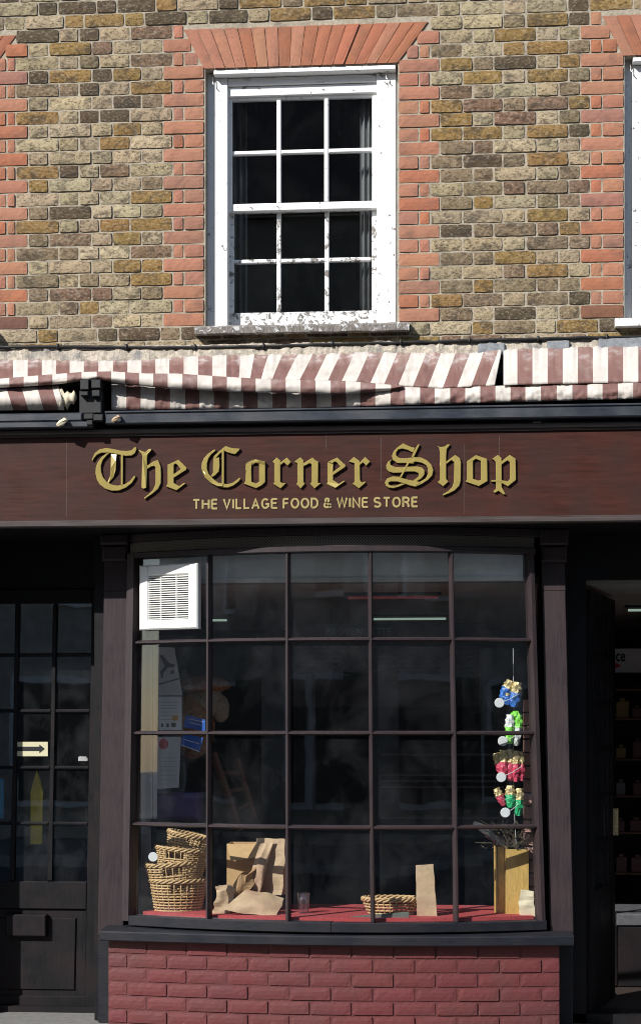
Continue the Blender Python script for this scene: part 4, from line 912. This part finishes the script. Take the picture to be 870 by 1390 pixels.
# extractor fan fixed in the top left pane
fx = Bp(234, 811); t_, n_ = btan(fx.x); root = empty('extractor_fan', tuple(fx), 'square white extractor fan with horizontal louvres in the top left shop window pane', 'fan')
half = (Bp(273.5, 811)-Bp(195, 811)).length/2; hh = (P(234, 767, fx.y).z-P(234, 855, fx.y).z)/2
def fp(a, e, z): return tuple(fx+t_*a+n_*e+Vector((0, 0, z)))
def fbox(m, a0, a1, z0, z1, e0, e1, bev=0.0):
    m.loft([[fp(a0, e0, z0), fp(a1, e0, z0), fp(a1, e0, z1), fp(a0, e0, z1)], [fp(a0, e1-bev, z0), fp(a1, e1-bev, z0), fp(a1, e1-bev, z1), fp(a0, e1-bev, z1)], [fp(a0+bev, e1, z0+bev), fp(a1-bev, e1, z0+bev), fp(a1-bev, e1, z1-bev), fp(a0+bev, e1, z1-bev)]])
m = MB(); gw = half*0.68; gt = hh*0.66; gb = -hh*0.70
fbox(m, -half, -gw, -hh, hh, 0.005, 0.05, 0.008); fbox(m, gw, half, -hh, hh, 0.005, 0.05, 0.008); fbox(m, -gw-0.008, gw+0.008, gt, hh, 0.005, 0.0499, 0.008); fbox(m, -gw-0.008, gw+0.008, -hh, gb, 0.005, 0.0499, 0.008)
into(m.build('housing', 'fan_plastic'), root)
m = MB(); fbox(m, -gw, gw, gb, gt, 0.004, 0.014); into(m.build('fan_recess', 'fan_inner'), root)
m = MB(); ns = 20
for i in range(ns): z = lerp(gb, gt, (i+0.5)/ns); fbox(m, -gw, gw, z-0.0024, z+0.0024, 0.030, 0.043)
for a in (-gw*0.4, gw*0.4): fbox(m, a-0.002, a+0.002, gb, gt, 0.0285, 0.0445)
into(m.build('grille', 'fan_plastic'), root)

# posters behind the left panes
YP = 0.45
s = sheet('dance_poster', 0, 0, 0, 0, YP, 'paper_grey', tilt=[(215, 944), (248, 944), (247, 925), (236, 878), (215, 878)][0:0] or [(215, 944), (248, 944), (237, 879), (215, 878)])
tag(s, 'pale grey folded poster showing a leaping figure, high behind the left panes', 'poster')
ink(s, [[(217, 890), (221, 889), (230, 900), (238, 902), (236, 906), (228, 906), (222, 914), (222, 920), (219, 920), (218, 911), (224, 904)], [(232, 910), (237, 909), (237, 914), (232, 915)], [(216, 928), (244, 920), (244, 922), (216, 930)]], YP-0.0016, 'ink_grey', 'figure')
s = sheet('white_notice', 215, 247, 945.5, 991, YP, 'paper_white'); tag(s, 'white printed notice with lines of text and a small yellow picture', 'notice')
ink(s, [rq(217, 241, y, y+1) for y in (953, 957, 961, 966, 971, 976)], YP-0.0016, 'ink_light'); ink(s, [rq(234, 242, 971, 978)], YP-0.0025, 'ink_yellow', 'picture'); ink(s, [rq(219, 222, 982, 987), rq(226.5, 229.5, 982, 987), rq(233, 239, 981, 987)], YP-0.0016, 'ink_black', 'print')
s = sheet('event_poster', 214, 244, 1001, 1071, YP, 'paper_grey', tilt=[(213, 1071), (243, 1069), (246, 1000), (214, 1000)]); tag(s, 'pale poster with a red disc and rows of small print below the white notice', 'poster')
ink(s, [[(217+5.5+6.5*math.cos(a*math.pi/8), 1010+7.5*math.sin(a*math.pi/8)) for a in range(16)]], YP-0.0016, 'poster_red', 'disc')
ink(s, [rq(218, 240, y, y+0.8) for y in (1023, 1028, 1033, 1040, 1046, 1052, 1058)], YP-0.0016, 'ink_light')
s = sheet('blue_leaflet', 0, 0, 0, 0, YP-0.01, 'poster_blue', tilt=[(249, 987), (279, 993), (279, 977), (253, 970)]); tag(s, 'tilted blue leaflet behind the left panes above a matching one', 'leaflet')
ink(s, [[(256, 975), (276, 979.5), (276, 980.5), (256, 976)], [(257, 980), (273, 984), (273, 985), (257, 981)]], YP-0.0116, 'paper_grey')
s = sheet('blue_leaflet', 0, 0, 0, 0, YP-0.012, 'poster_blue', tilt=[(246, 1012), (271, 1021), (276, 1001), (248, 996)]); tag(s, 'blue leaflet with white border lower in the second row of panes', 'leaflet')
ink(s, [[(250, 1003), (270, 1009), (270, 1010), (250, 1004)], [(247, 1011), (270.5, 1019.5), (270, 1020.5), (246.5, 1012)]], YP-0.0136, 'paper_grey')

# wicker baskets
def basket(cx, cy, z0, rx, ry, h, tiltx=0, tilty=0, rows=13, stakes=26, hole=True):
    mt = MB(); mt.mat('wicker'); nseg = stakes*2
    def prof(t): return 0.72+0.28*t**0.7
    def holeat(a, t): return hole and abs(math.sin(a)) > 0.0 and (abs(((a+math.pi/2+math.pi) % (2*math.pi))-math.pi) < 0.34 or abs(((a-math.pi/2+math.pi) % (2*math.pi))-math.pi) < 0.34) and 0.66 < t < 0.9
    for r_ in range(rows):
        t = (r_+0.5)/rows; seg = []
        for k in range(nseg+1):
            a = 2*math.pi*k/nseg; inout = 0.005*(1 if (k//1+r_) % 2 else -1)
            if holeat(a, t):
                if len(seg) > 1: mt.tube(seg, 0.0052, 5)
                seg = []; continue
            q = prof(t); seg.append((cx+(rx*q+inout)*math.cos(a), cy+(ry*q+inout)*math.sin(a), z0+h*t+random.uniform(-.0006, .0006)))
        if len(seg) > 1: mt.tube(seg, 0.0052, 5)
    bo = mt.build('weave', None, smooth=True)
    ms = MB()
    for k in range(stakes):
        a = 2*math.pi*(k+0.5)/stakes; ms.tube([(cx+rx*prof(t)*math.cos(a), cy+ry*prof(t)*math.sin(a), z0+h*t) for t in (0, .3, .6, .8, 1)], 0.0038, 5)
    st = ms.build('stakes', 'wicker', smooth=True)
    mr = MB()
    for ph in (0, 2.1, 4.2):
        mr.tube([(cx+(rx+0.007*math.cos(a*9+ph))*math.cos(a), cy+(ry+0.007*math.cos(a*9+ph))*math.sin(a), z0+h+0.009*math.sin(a*9+ph)) for a in [2*math.pi*k/96 for k in range(97)]], 0.0062, 6)
    ri = mr.build('rim', 'wicker', smooth=True)
    mb_ = MB(); mb_.lathe([(0.01, 0), (0.72, 0.0), (0.72, 0.006), (0.01, 0.006)], 0, 0, 28, 0); 
    for v in mb_.v: v.x = cx+v.x*rx; v.y = cy+v.y*ry; v.z += z0
    ba = mb_.build('base', 'wicker')
    return [bo, st, ri, ba]
def place_basket(p, py, y, rx, ry, h, lab, rot=(0, 0, 0), **kw):
    base = P(p, py, y); rt = empty('wicker_basket', (0, 0, 0), lab, 'basket', kw.pop('group', None))
    for o in basket(0, 0, 0, rx, ry, h, **kw): o.parent = rt
    rt.location = base; rt.rotation_euler = rot; return rt
GB = 'wicker baskets stacked in the window'
def deckpt(p, y): 
    q = P(p, 900, y); return (q.x, y)
YS = 0.235
def dk(p): x, y = deckpt(p, YS); return HZ-(ZD-1.6)*F/(9+y)*1.0
place_basket(242, 1244, YS, 0.158, 0.12, 0.205, 'pale wicker basket upright on the red shelf, bottom of the stack', (0, 0, 0.3), group=GB)
place_basket(240, 1216, YS, 0.160, 0.12, 0.19, 'wicker basket tilted second from the bottom of the stack', (0.05, -0.09, 0.1), group=GB)
place_basket(245, 1190, YS, 0.152, 0.12, 0.155, 'wicker basket third up the stack carrying the round white tag', (-0.04, 0.07, -0.2), group=GB)
place_basket(250, 1164, YS+0.02, 0.118, 0.10, 0.13, 'small dark-mouthed wicker basket topmost of the stack', (0.1, 0.20, 0.5), group=GB, rows=9)
m = MB(); c = P(208, 1163, 0.085)
m.loft([[(c.x+0.026*math.cos(a*math.pi/12), y, c.z+0.026*math.sin(a*math.pi/12)) for a in range(24)] for y in (0.085, 0.088)]); tag(m.build('round_tag', 'tag_white'), 'round white price tag hanging on the stack of baskets', 'tag')
place_basket(530, 1241, 0.09, 0.152, 0.095, 0.085, 'shallow wicker tray with red contents beside a single paper bag', (0, 0, 0), rows=5, hole=False)
m = MB(); q = P(530, 1241, 0.09); m.lathe([(0.01, 0.055), (0.7, 0.055), (0.84, 0.062), (0.5, 0.078), (0.01, 0.083)], 0, 0, 20)
for v in m.v: v.x = q.x+v.x*0.15; v.y = q.y+v.y*0.09; v.z = q.z+v.z*1.0+random.uniform(-.004, .004)
tag(m.build('red_potpourri', 'fill_red'), 'red and brown loose filling heaped in the shallow wicker tray', 'filling')

# paper bags and boxes
def bag(name, px0, px1, pt, pb_, y, depth, mat, lab, cat='paper bag', lean=0, crumple=0.006, taper=0.0, seed=1, group=None, yaw=0.0):
    m = MB(); a = P(px0, pb_, y); b_ = P(px1, pb_, y); top = P(px0, pt, y).z; zb_ = a.z; w_ = b_.x-a.x; nz_, nu = 12, 28; rings = []
    for j in range(nz_+1):
        t = j/nz_; ring = []
        per = []
        dd = depth*(1-0.55*t)
        hw = w_/2*(1-taper*t)
        for k in range(nu):
            s_ = k/nu*4; e = int(s_); f_ = s_-e
            c4 = [(-hw, -dd/2), (hw, -dd/2), (hw, dd/2), (-hw, dd/2)]; A_, B_ = c4[e % 4], c4[(e+1) % 4]
            x = lerp(A_[0], B_[0], f_); yy_ = lerp(A_[1], B_[1], f_)
            if e in (1, 3): x += (1 if e == 3 else -1)*0.35*dd*t*math.sin(f_*math.pi)
            nv = noise.noise_vector(Vector((x*14+seed, yy_*14+j*0.1, t*4+seed)))
            ring.append((x+nv.x*crumple, yy_+nv.y*crumple, t*(top-zb_)+(nv.z*crumple*t)))
        rings.append(ring)
    m.loft(rings, True, False); m.face([i for i in reversed(range(nu))])
    inner = [[(x*0.985, y_*0.96, z) for x, y_, z in r_] for r_ in rings[::-1]]
    m.loft(inner, True, False)
    o = m.build(name, mat, fix=False); o.location = ((a.x+b_.x)/2, y+depth/2, zb_); o.rotation_euler = (0, lean, yaw)
    return tag(o, lab, cat, group)
yb1 = 0.16
bag('paper_bag', 346, 386, 1140, 1214, 0.20, 0.10, 'kraft', 'tall brown paper bag standing behind the crumpled bags', crumple=0.012, seed=3, yaw=-0.2, lean=0.03)
bag('paper_bag', 566, 593, 1174, 1247, 0.02, 0.05, 'kraft', 'single narrow brown paper bag standing alone at the window centre right', crumple=0.004, taper=0.10, seed=8, lean=-0.05)
bag('paper_bag', 704, 728, 1209, 1250, 0.09, 0.05, 'cream_paper', 'small white paper bag standing in front of the wooden boxes', crumple=0.014, taper=0.25, seed=5)
bag('paper_bag', 288, 312, 1202, 1243, 0.06, 0.08, 'kraft', 'small crumpled brown paper bag next to the wicker baskets', crumple=0.022, taper=-0.1, seed=12, lean=0.15)
def crump(name, quad, y0, y1, mat, lab, amp=0.012, seed=1, nx=14, ny=10, bulge=0.03, cat='paper bag'):
    "crumpled paper sack lying on the deck: quad = bl, br, tr, tl survey points; y0 bottom depth, y1 top depth"
    m = MB(); rings = []
    for i in range(nx+1):
        u = i/nx; ring = []
        for side in (0, 1):
            for j in (range(ny+1) if side == 0 else range(ny, -1, -1)):
                v = j/ny; bx = lerp(quad[0][0], quad[1][0], u); by = lerp(quad[0][1], quad[1][1], u); tx = lerp(quad[3][0], quad[2][0], u); ty_ = lerp(quad[3][1], quad[2][1], u)
                y = lerp(y0, y1, v); q = P(lerp(bx, tx, v), lerp(by, ty_, v), y)
                nv = noise.noise_vector(Vector((u*3+seed, v*2.5, seed))); b2 = bulge*math.sin(math.pi*u)*math.sin(math.pi*v)
                if side == 0: q += Vector((nv.x, nv.y, nv.z))*amp+Vector((0, -b2, b2*0.5))
                else: q += Vector((nv.x, nv.y, nv.z))*amp*0.8+Vector((0, b2*0.8+0.008, -b2*0.3))
                ring.append(tuple(q))
        rings.append(ring)
    m.loft(rings); return tag(m.build(name, mat), lab, cat)
crump('paper_bag', [(303, 1234), (374, 1246), (386, 1218), (334, 1206)], -0.01, 0.1, 'kraft', 'crumpled pale brown paper bag lying flat at the front of the shelf', 0.012, 4)
crump('paper_bag', [(308, 1218), (340, 1206), (350, 1176), (322, 1190)], 0.10, 0.16, 'kraft_dark', 'crushed darker brown bag half hidden inside the bag heap', 0.03, 7, bulge=0.05)
crump('paper_bag', [(334, 1212), (352, 1212), (372, 1142), (352, 1146)], 0.13, 0.2, 'kraft', 'upright creased brown bag leaning on the cardboard box', 0.012, 9, bulge=0.02)
m = MB(); y = 0.24
a, b_ = P(308, 1192, y), P(352, 1146, y)
m.box(a.x, b_.x, y, y+0.006, a.z-0.10, b_.z); m.box(a.x, a.x+0.005, y+0.0065, y+0.2, a.z-0.10, b_.z); m.box(b_.x-0.005, b_.x, y+0.0065, y+0.2, a.z-0.10, b_.z)
m.box(a.x, b_.x, y+0.2, y+0.205, a.z-0.10, b_.z); m.box(a.x+0.0055, b_.x-0.0055, y+0.0065, y+0.1995, a.z-0.10, a.z-0.095)
root = empty('cardboard_box', (a.x, y, ZD), 'open brown cardboard box behind the heap of paper bags', 'box'); into(m.build('carton', 'cardboard'), root)
m = MB(); m.loft([[(a.x, y-0.001, b_.z+0.002), (b_.x, y-0.001, b_.z+0.002), (b_.x-0.005, y-0.045, b_.z-0.07), (a.x+0.03, y-0.05, b_.z-0.09)], [(a.x, y-0.005, b_.z), (b_.x, y-0.005, b_.z), (b_.x-0.005, y-0.049, b_.z-0.07), (a.x+0.03, y-0.054, b_.z-0.09)]])
into(m.build('flap', 'cardboard'), root)
m = MB(); c = [(455, 1251), (554, 1251), (555, 1239), (500, 1243), (455, 1248)]; W = [P(p, q, -0.065) for p, q in c]
m.loft([[(q.x, -0.065, q.z) for q in W], [(q.x, -0.05, q.z+0.004) for q in W]]); tag(m.build('grey_card', 'grey_card'), 'dark grey-green card propped against the bottom of the glass', 'card')
# cup
m = MB(); q = P(412, 1243, 0.12); pr = [(0.028, 0.0), (0.036, 0.11), (0.0345, 0.11), (0.0265, 0.004), (0.001, 0.004)]
m.lathe(pr, q.x, q.y, 20, ZD+0.001); tag(m.build('plastic_cup', 'clear_plastic', smooth=True), 'clear plastic cup standing to the right of the paper bags', 'cup')
# wooden boxes right
root = empty('wooden_box', tuple(P(700, 1246, 0.2)), 'tall yellow pine wine box standing upright at the right of the window', 'box')
m = MB(); y = 0.16; a, b_ = P(686, 1247, y), P(717, 1153, y)
m.box(a.x, b_.x, y, y+0.012, ZD, b_.z); into(m.build('front_panel', 'pine_box'), root)
m = MB(); m.box(a.x-0.001, a.x+0.010, y+0.0125, y+0.12, ZD, b_.z+0.01); m.box(b_.x-0.01, b_.x, y+0.0125, y+0.12, ZD, b_.z); m.box(a.x-0.001, b_.x, y+0.121, y+0.13, ZD, b_.z); into(m.build('side_panel', 'pine_box'), root)
m = MB(); y = 0.2; a, b_ = P(671, 1242, y), P(684, 1149, y)
m.qbox([(a.x+0.02, ZD), (b_.x+0.012, ZD), (b_.x, b_.z), (a.x+0.018, b_.z)], y, y+0.02, 0.003); m.qbox([(a.x, ZD), (a.x+0.017, ZD), (a.x+0.014, b_.z+0.012), (a.x-0.003, b_.z+0.012)], y+0.002, y+0.1, 0.002)
tag(m.build('pine_offcut', 'pine_box'), 'pair of narrow pine boards leaning on the wooden wine box', 'board')
m = MB(); rr = random.Random(4)
for i in range(46):
    a = P(rr.uniform(686, 714), 1153, 0.2+rr.uniform(-.03, .05)); e = P(a_ := rr.uniform(644, 722), rr.uniform(1112, 1146), 0.2+rr.uniform(-.07, .07))
    mid = (a+e)/2+Vector((rr.uniform(-.03, .03), 0, rr.uniform(0, .03))); m.tube([tuple(a), tuple(mid), tuple(e)], [0.0035, 0.0028, 0.002], 4)
for i in range(60):
    e = P(rr.uniform(655, 718), rr.uniform(1115, 1152), 0.2+rr.uniform(-.07, .05)); m.tube([tuple(e), tuple(e+Vector((rr.uniform(-.02, .02), rr.uniform(-.02, .02), rr.uniform(-.02, .02))))], [0.006, 0.001], 4)
tag(m.build('dried_plants', 'dried_stems'), 'tangled bunch of dark dried stems sticking out of the wooden box', 'dried plants')
m = MB(); m.tube([tuple(P(642, 1117, .14)), tuple(P(655, 1124, .14)), tuple(P(672, 1138, .15)), tuple(P(688, 1150, .17))], [0.012, 0.024, 0.022, 0.012], 9)
tag(m.build('clear_wrapper', 'clear_plastic', smooth=True), 'crinkled clear plastic sleeve lying beside the dried stems', 'wrapper')

# hanging foil sweets
def bunch(items, tagpos, lab, loop=None, y=0.10):
    rt = empty('foil_sweet_bunch', tuple(P(items[0][0], items[0][1], y)), lab, 'sweets', 'bunches of foil sweets hanging at the right of the window')
    for k, (x0, y0, x1, y1, r_, mat, cap) in enumerate(items):
        A_ = P(x0, y0, y-0.012*(k % 2)); B_ = P(x1, y1, y-0.012*(k % 2)); ax = B_-A_
        def body(t0, t1, n=7, rs=1.0):
            m = MB(); rings = []; side = ax.normalized().cross(Vector((0, 1, 0))); fw = Vector((0, 1, 0))
            for i in range(n+1):
                t = lerp(t0, t1, i/n); c = A_+ax*t; rad = r_*rs*(0.45+0.75*math.sin(math.pi*min(1, 0.18+0.72*t)))
                rings.append([tuple(c+side*math.cos(q*math.pi/5)*rad*(1+0.18*math.sin(q*2.7+i*1.9+k))+fw*math.sin(q*math.pi/5)*rad*(1+0.15*math.cos(q*3.1+i))) for q in range(10)])
            m.loft(rings); return m
        into(body(0, 0.42).build('gold_cap', cap), rt); into(body(0.42, 1.0, 8, 0.98).build('foil_body', mat), rt)
    if tagpos:
        c = P(tagpos[0], tagpos[1], y-0.045); m = MB()
        m.loft([[(c.x+s_*0.027*math.cos(a*math.pi/12), c.y+e, c.z+s_*0.027*math.sin(a*math.pi/12)) for a in range(24)] for e, s_ in ((0, 0.95), (-0.003, 1.0), (-0.005, 0.92))]); into(m.build('round_tag', 'tag_white'), rt)
        m = MB(); e = P(tagpos[2], tagpos[3], y-0.04); m.tube([tuple(c), tuple((c+e)/2+Vector((0, -0.004, -0.006))), tuple(e)], 0.0022, 5); into(m.build('cord', 'string'), rt)
bunch([(693, 924, 681, 948, 0.024, 'foil_blue', 'foil_gold'), (702, 926, 697, 960, 0.026, 'foil_blue', 'foil_gold'), (686, 935, 689, 957, 0.02, 'foil_blue', 'foil_gold')], (677.5, 954, 704, 942), 'bunch of blue and gold foil sweets hanging topmost with a round tag')
bunch([(704, 968, 691, 974, 0.018, 'foil_lime', 'foil_lime'), (692, 970, 691, 1010, 0.022, 'foil_lime', 'foil_white'), (704, 970, 700, 1012, 0.022, 'foil_white', 'foil_lime')], (682, 1006, 704, 996), 'bunch of bright lime green and white foil sweets with a round tag')
bunch([(673, 1022, 682, 1054, 0.020, 'foil_pink', 'foil_gold'), (683, 1018, 683, 1056, 0.021, 'foil_pink', 'foil_gold'), (692, 1017, 692, 1060, 0.021, 'foil_pink', 'foil_gold'), (700, 1019, 700, 1061, 0.019, 'foil_pink', 'foil_gold'), (707, 1020, 708, 1060, 0.017, 'foil_pink', 'foil_gold')], (680, 1055, 708, 1040), 'row of five pink and gold foil sweets bound by a cord')
bunch([(673, 1070, 684, 1093, 0.019, 'foil_pink', 'foil_gold'), (692, 1066, 693, 1096, 0.024, 'foil_green', 'foil_gold'), (705, 1070, 703, 1107, 0.024, 'foil_green', 'foil_gold')], (685.5, 1103, 703, 1092), 'lowest bunch of green, pink and gold foil sweets with a round tag')
m = MB(); m.tube([tuple(P(696, 880, 0.12)), tuple(P(697, 960, .125)), tuple(P(696, 1070, .13)), tuple(P(700, 1145, .15))], 0.002, 5); tag(m.build('hanging_string', 'string'), 'thin string holding up the foil sweets behind the right panes', 'string')

# dim things further inside
def blob(c, r_, mat, name, sc_=(1, 1, 1), seed=0, n=14):
    m = MB(); rings = []
    for i in range(1, n):
        a = math.pi*i/n; rings.append([(c.x+r_*sc_[0]*math.sin(a)*math.cos(q)*(1+0.18*noise.noise(Vector((math.cos(q)*2, a*2, seed)))), c.y+r_*sc_[1]*math.sin(a)*math.sin(q), c.z+r_*sc_[2]*math.cos(a)) for q in [2*math.pi*k/18 for k in range(18)]])
    m.loft(rings); return m.build(name, mat, smooth=True)
root = empty('straw_doll', tuple(P(272, 960, .5)), 'dim straw-coloured stuffed doll sitting behind the blue leaflet', 'toy')
for (p, q, r_, mt_, nm, s_) in ((278, 930, 0.10, 'orange_fur', 'hat', (1.5, 1, .5)), (282, 952, 0.085, 'cream_fur', 'head', (1.1, 1, 1.1)), (262, 985, 0.16, 'orange_fur', 'body', (.8, .8, 1.2)), (300, 962, 0.05, 'cream_fur', 'arm', (1, 1, 1.6))):
    into(blob(P(p, q, 0.85), r_*1.05, mt_, nm, s_, p), root)
m = MB(); m.tube([tuple(P(290, 1022, .7)), tuple(P(326, 1128, .7))], 0.022, 4); m.tube([tuple(P(322, 1030, .8)), tuple(P(346, 1112, .8))], 0.018, 4)
for k in range(1, 4): m.tube([tuple(P(290+11*k, 1022+26*k, .7)), tuple(P(322+6*k, 1030+20*k, .8))], 0.012, 4)
tag(m.build('stepladder', 'ladder_wood'), 'reddish brown wooden stepladder standing in the dark shop interior', 'ladder')
m = MB(); q = P(235, 1090, .5); m.box(q.x-0.12, q.x+0.15, .5, .7, q.z-0.10, q.z+0.06, 0.02); tag(m.build('purple_cloth', 'purple_cloth'), 'folded dark purple cloth above the stack of baskets', 'cloth')
# chalk menu board hanging inside
root = empty('menu_board', tuple(P(520, 868, 1.0)), 'hanging blackboard with rows of chalk writing and a teal heading', 'board')
m = MB(); a, b_ = P(395, 960, 1.0), P(652, 846, 1.0); m.box(a.x, b_.x, 1.0, 1.015, a.z, b_.z, 0.002); into(m.build('board', 'blackboard'), root)
YM = 0.998
def mt_(s, p0, p1, q0, q1, mat, nm='writing', slant=0): return into(text_mesh(s, nm, mat, X(p0, YM), X(p1, YM), Z(q1, (p0+p1)/2, YM), Z(q0, (p0+p1)/2, YM), YM, None, 0.001, 0.0, slant), root)
mt_('PROVENCETTE', 443, 531, 852.5, 861.5, 'teal_chalk', 'heading')
m = MB(); rr = random.Random(9)     # unreadable chalk lines
for row in range(7):
    p = 402
    while p < 645:
        L = rr.uniform(4, 13); zz_ = Z(878+row*6.4, p, YM)
        if rr.random() < 0.8:
            pts = [(X(p+L*k/6, YM), YM-0.001, zz_+rr.uniform(-.004, .004)) for k in range(7)]; m.tube(pts, 0.0018, 4)
        p += L+rr.uniform(2, 6)
into(m.build('writing', 'chalk'), root)
# fluorescent tubes
def tube_lamp(p0, p1, py, y, lab, mat='tube_light', zoff=0.0):
    a, b_ = P(p0, py, y), P(p1, py, y); zz_ = min(a.z, ZC-0.03)
    rt = empty('fluorescent_light', ((a.x+b_.x)/2, y, zz_), lab, 'light', 'fluorescent lights under the shop ceiling')
    m = MB(); m.box(a.x-0.02, b_.x+0.02, y-0.03, y+0.03, zz_+0.016, zz_+0.045); into(m.build('fitting', 'dark_wall'), rt)
    m = MB(); m.tube([(a.x, y, zz_), (b_.x, y, zz_)], 0.008, 8); into(m.build('tube', mat), rt)
tube_lamp(507, 605, 839, 2.6, 'pale green lit tube light seen through the fourth top pane')
tube_lamp(472, 594, 802, 0.8, 'reddish tube light high behind the middle top panes', 'tube_red')
tube_lamp(284, 308, 842, 2.6, 'short lit tube light seen low in the second top pane')
tube_lamp(852, 872, 828, 1.9, 'short lit tube light inside the right doorway')
# doorway view: sign, shelves, goods
root = empty('hanging_sign', tuple(P(860, 896, 2.6)), 'grey-white sign with dark lettering and a red arrow inside the right doorway', 'sign')
m = MB(); a, b_ = P(822, 913, 2.6), P(925, 880, 2.6); m.box(a.x, b_.x, 2.6, 2.62, a.z, b_.z, 0.002); into(m.build('panel', 'paper_grey'), root)
into(text_mesh('ance', 'lettering', 'ink_black', X(822, 2.6), X(848, 2.6), Z(898, 835, 2.6), Z(887, 835, 2.6), 2.598, None, 0.001, 0.02), root)
into(text_mesh('TM', 'lettering', 'ink_black', X(849, 2.6), X(852, 2.6), Z(891, 850, 2.6), Z(889, 850, 2.6), 2.598, None, 0.001, 0.0), root)
m = MB()
W = [P(p, q, 2.597) for p, q in ((825, 901), (835, 901), (834, 898.5), (843, 904), (833, 908), (835, 905), (825, 905))]; m.loft([[(q.x, 2.598, q.z) for q in W], [(q.x, 2.597, q.z) for q in W]]); into(m.build('red_arrow', 'poster_red'), root)
root = empty('shelving_unit', tuple(P(870, 1240, 2.4)), 'dark shelving unit with rows of goods inside the right doorway', 'shelves')
a, b_ = P(828, 1230, 2.4), P(960, 925, 2.4)
m = MB(); m.box(a.x, a.x+0.02, 2.4, 2.75, 0.02, b_.z); m.box(b_.x-.02, b_.x, 2.4, 2.75, 0.02, b_.z); m.box(a.x+.021, b_.x-.021, 2.74, 2.75, 0.02, b_.z); into(m.build('carcass', 'door_paint'), root)
for py in (935, 975, 1030, 1080, 1130, 1185): zz_ = P(860, py, 2.4).z; m = MB(); m.box(a.x+0.021, b_.x-0.021, 2.41, 2.738, zz_-0.012, zz_); into(m.build('shelf', 'ladder_wood'), root)
rr = random.Random(2); seq = 0
for sh_, py in zip(('top', 'second', 'middle', 'fourth', 'bottom'), (975, 1030, 1080, 1130, 1185)):
    zz_ = P(860, py, 2.4).z; x = a.x+0.04
    for k in range(4):
        w_ = rr.uniform(0.05, 0.09); h = rr.uniform(0.06, 0.12); mt2 = rr.choice(['packet_yellow', 'packet_pale', 'packet_dark', 'packet_dark']); 
        m = MB(); m.box(x, x+w_, 2.43, 2.5, zz_+0.001, zz_+h, 0.004); m.box(x+w_*.3, x+w_*.7, 2.44, 2.49, zz_+h+0.0005, zz_+h+0.02)
        tag(m.build('packet', mt2), '%s packet, %s from the left on the %s shelf inside the right doorway' % ({'packet_yellow': 'yellow', 'packet_pale': 'pale grey', 'packet_dark': 'dark brown'}[mt2], ('first', 'second', 'third', 'fourth')[k], sh_), 'packet', 'packets on the shelves beyond the right doorway'); x += w_+rr.uniform(0.02, 0.05)
root = empty('chest_freezer', tuple(P(870, 1260, 1.5)), 'low pale grey chest counter at the bottom of the right doorway', 'counter')
m = MB(); a, b_ = P(838, 1300, 1.5), P(960, 1258, 1.5); m.box(a.x, b_.x, 1.5, 2.1, 0.02, b_.z, 0.01); into(m.build('cabinet', 'door_paint'), root)
m = MB(); m.box(a.x-0.01, b_.x, 1.49, 2.1, b_.z+0.001, P(838, 1240, 1.5).z, 0.008); into(m.build('lid', 'lid_grey'), root)
# middle shelving seen through the bay
root = empty('display_rack', tuple(P(560, 1120, 2.2)), 'dim rack with pale shelf edges deep inside behind the bay window', 'rack')
m = MB(); a, b_ = P(510, 1200, 2.2), P(690, 1015, 2.2); m.box(a.x, b_.x, 2.5, 2.52, 0.02, b_.z); m.box(a.x, a.x+.03, 2.2, 2.49, 0.02, b_.z); m.box(b_.x-.03, b_.x, 2.2, 2.49, 0.02, b_.z); into(m.build('carcass', 'door_paint'), root)
for py in (1024, 1052, 1060, 1068, 1110): zz_ = P(560, py, 2.2).z; m = MB(); m.box(a.x+.031, b_.x-.031, 2.18, 2.49, zz_-0.008, zz_+0.006); into(m.build('shelf', 'packet_pale'), root)

# ------------------------------------------------------------------ across the street
house = empty('terraced_house', (0, -15, 0), 'long brick terrace across the street, seen only as a dark reflection', 'house')
m = MB(); m.box(-22, 22, -22, -15.2, 0, 9.3); hw_ = into(m.build('wall', 'opp_brick'), house)
m = MB(); m.loft([[(-22, -15.0, 9.3), (-22, -22.2, 9.3), (-22, -18.6, 12.6)], [(22, -15.0, 9.3), (22, -22.2, 9.3), (22, -18.6, 12.6)]]); into(m.build('roof', 'roof_tile'), house)
for i in range(-7, 8):
    for z0 in (3.6, 6.2):
        m = MB(); x = i*2.8; m.box(x-0.5, x+0.5, -15.19, -15.12, z0, z0+1.5); wn = into(m.build('window', 'white_paint'), house)
        m = MB(); m.box(x-0.42, x+0.42, -15.119, -15.10, z0+0.08, z0+1.42); g_ = m.build('pane', 'ink_black'); g_.parent = wn
    m = MB(); m.box(i*2.8-1.1, i*2.8+1.1, -15.19, -15.05, 0.5, 2.5); wn = into(m.build('shop_window', 'paper_grey' if i % 3 else 'shop_green'), house)
    m = MB(); m.box(i*2.8-1.0, i*2.8+1.0, -15.049, -15.03, 0.6, 2.4); g_ = m.build('pane', 'ink_black'); g_.parent = wn
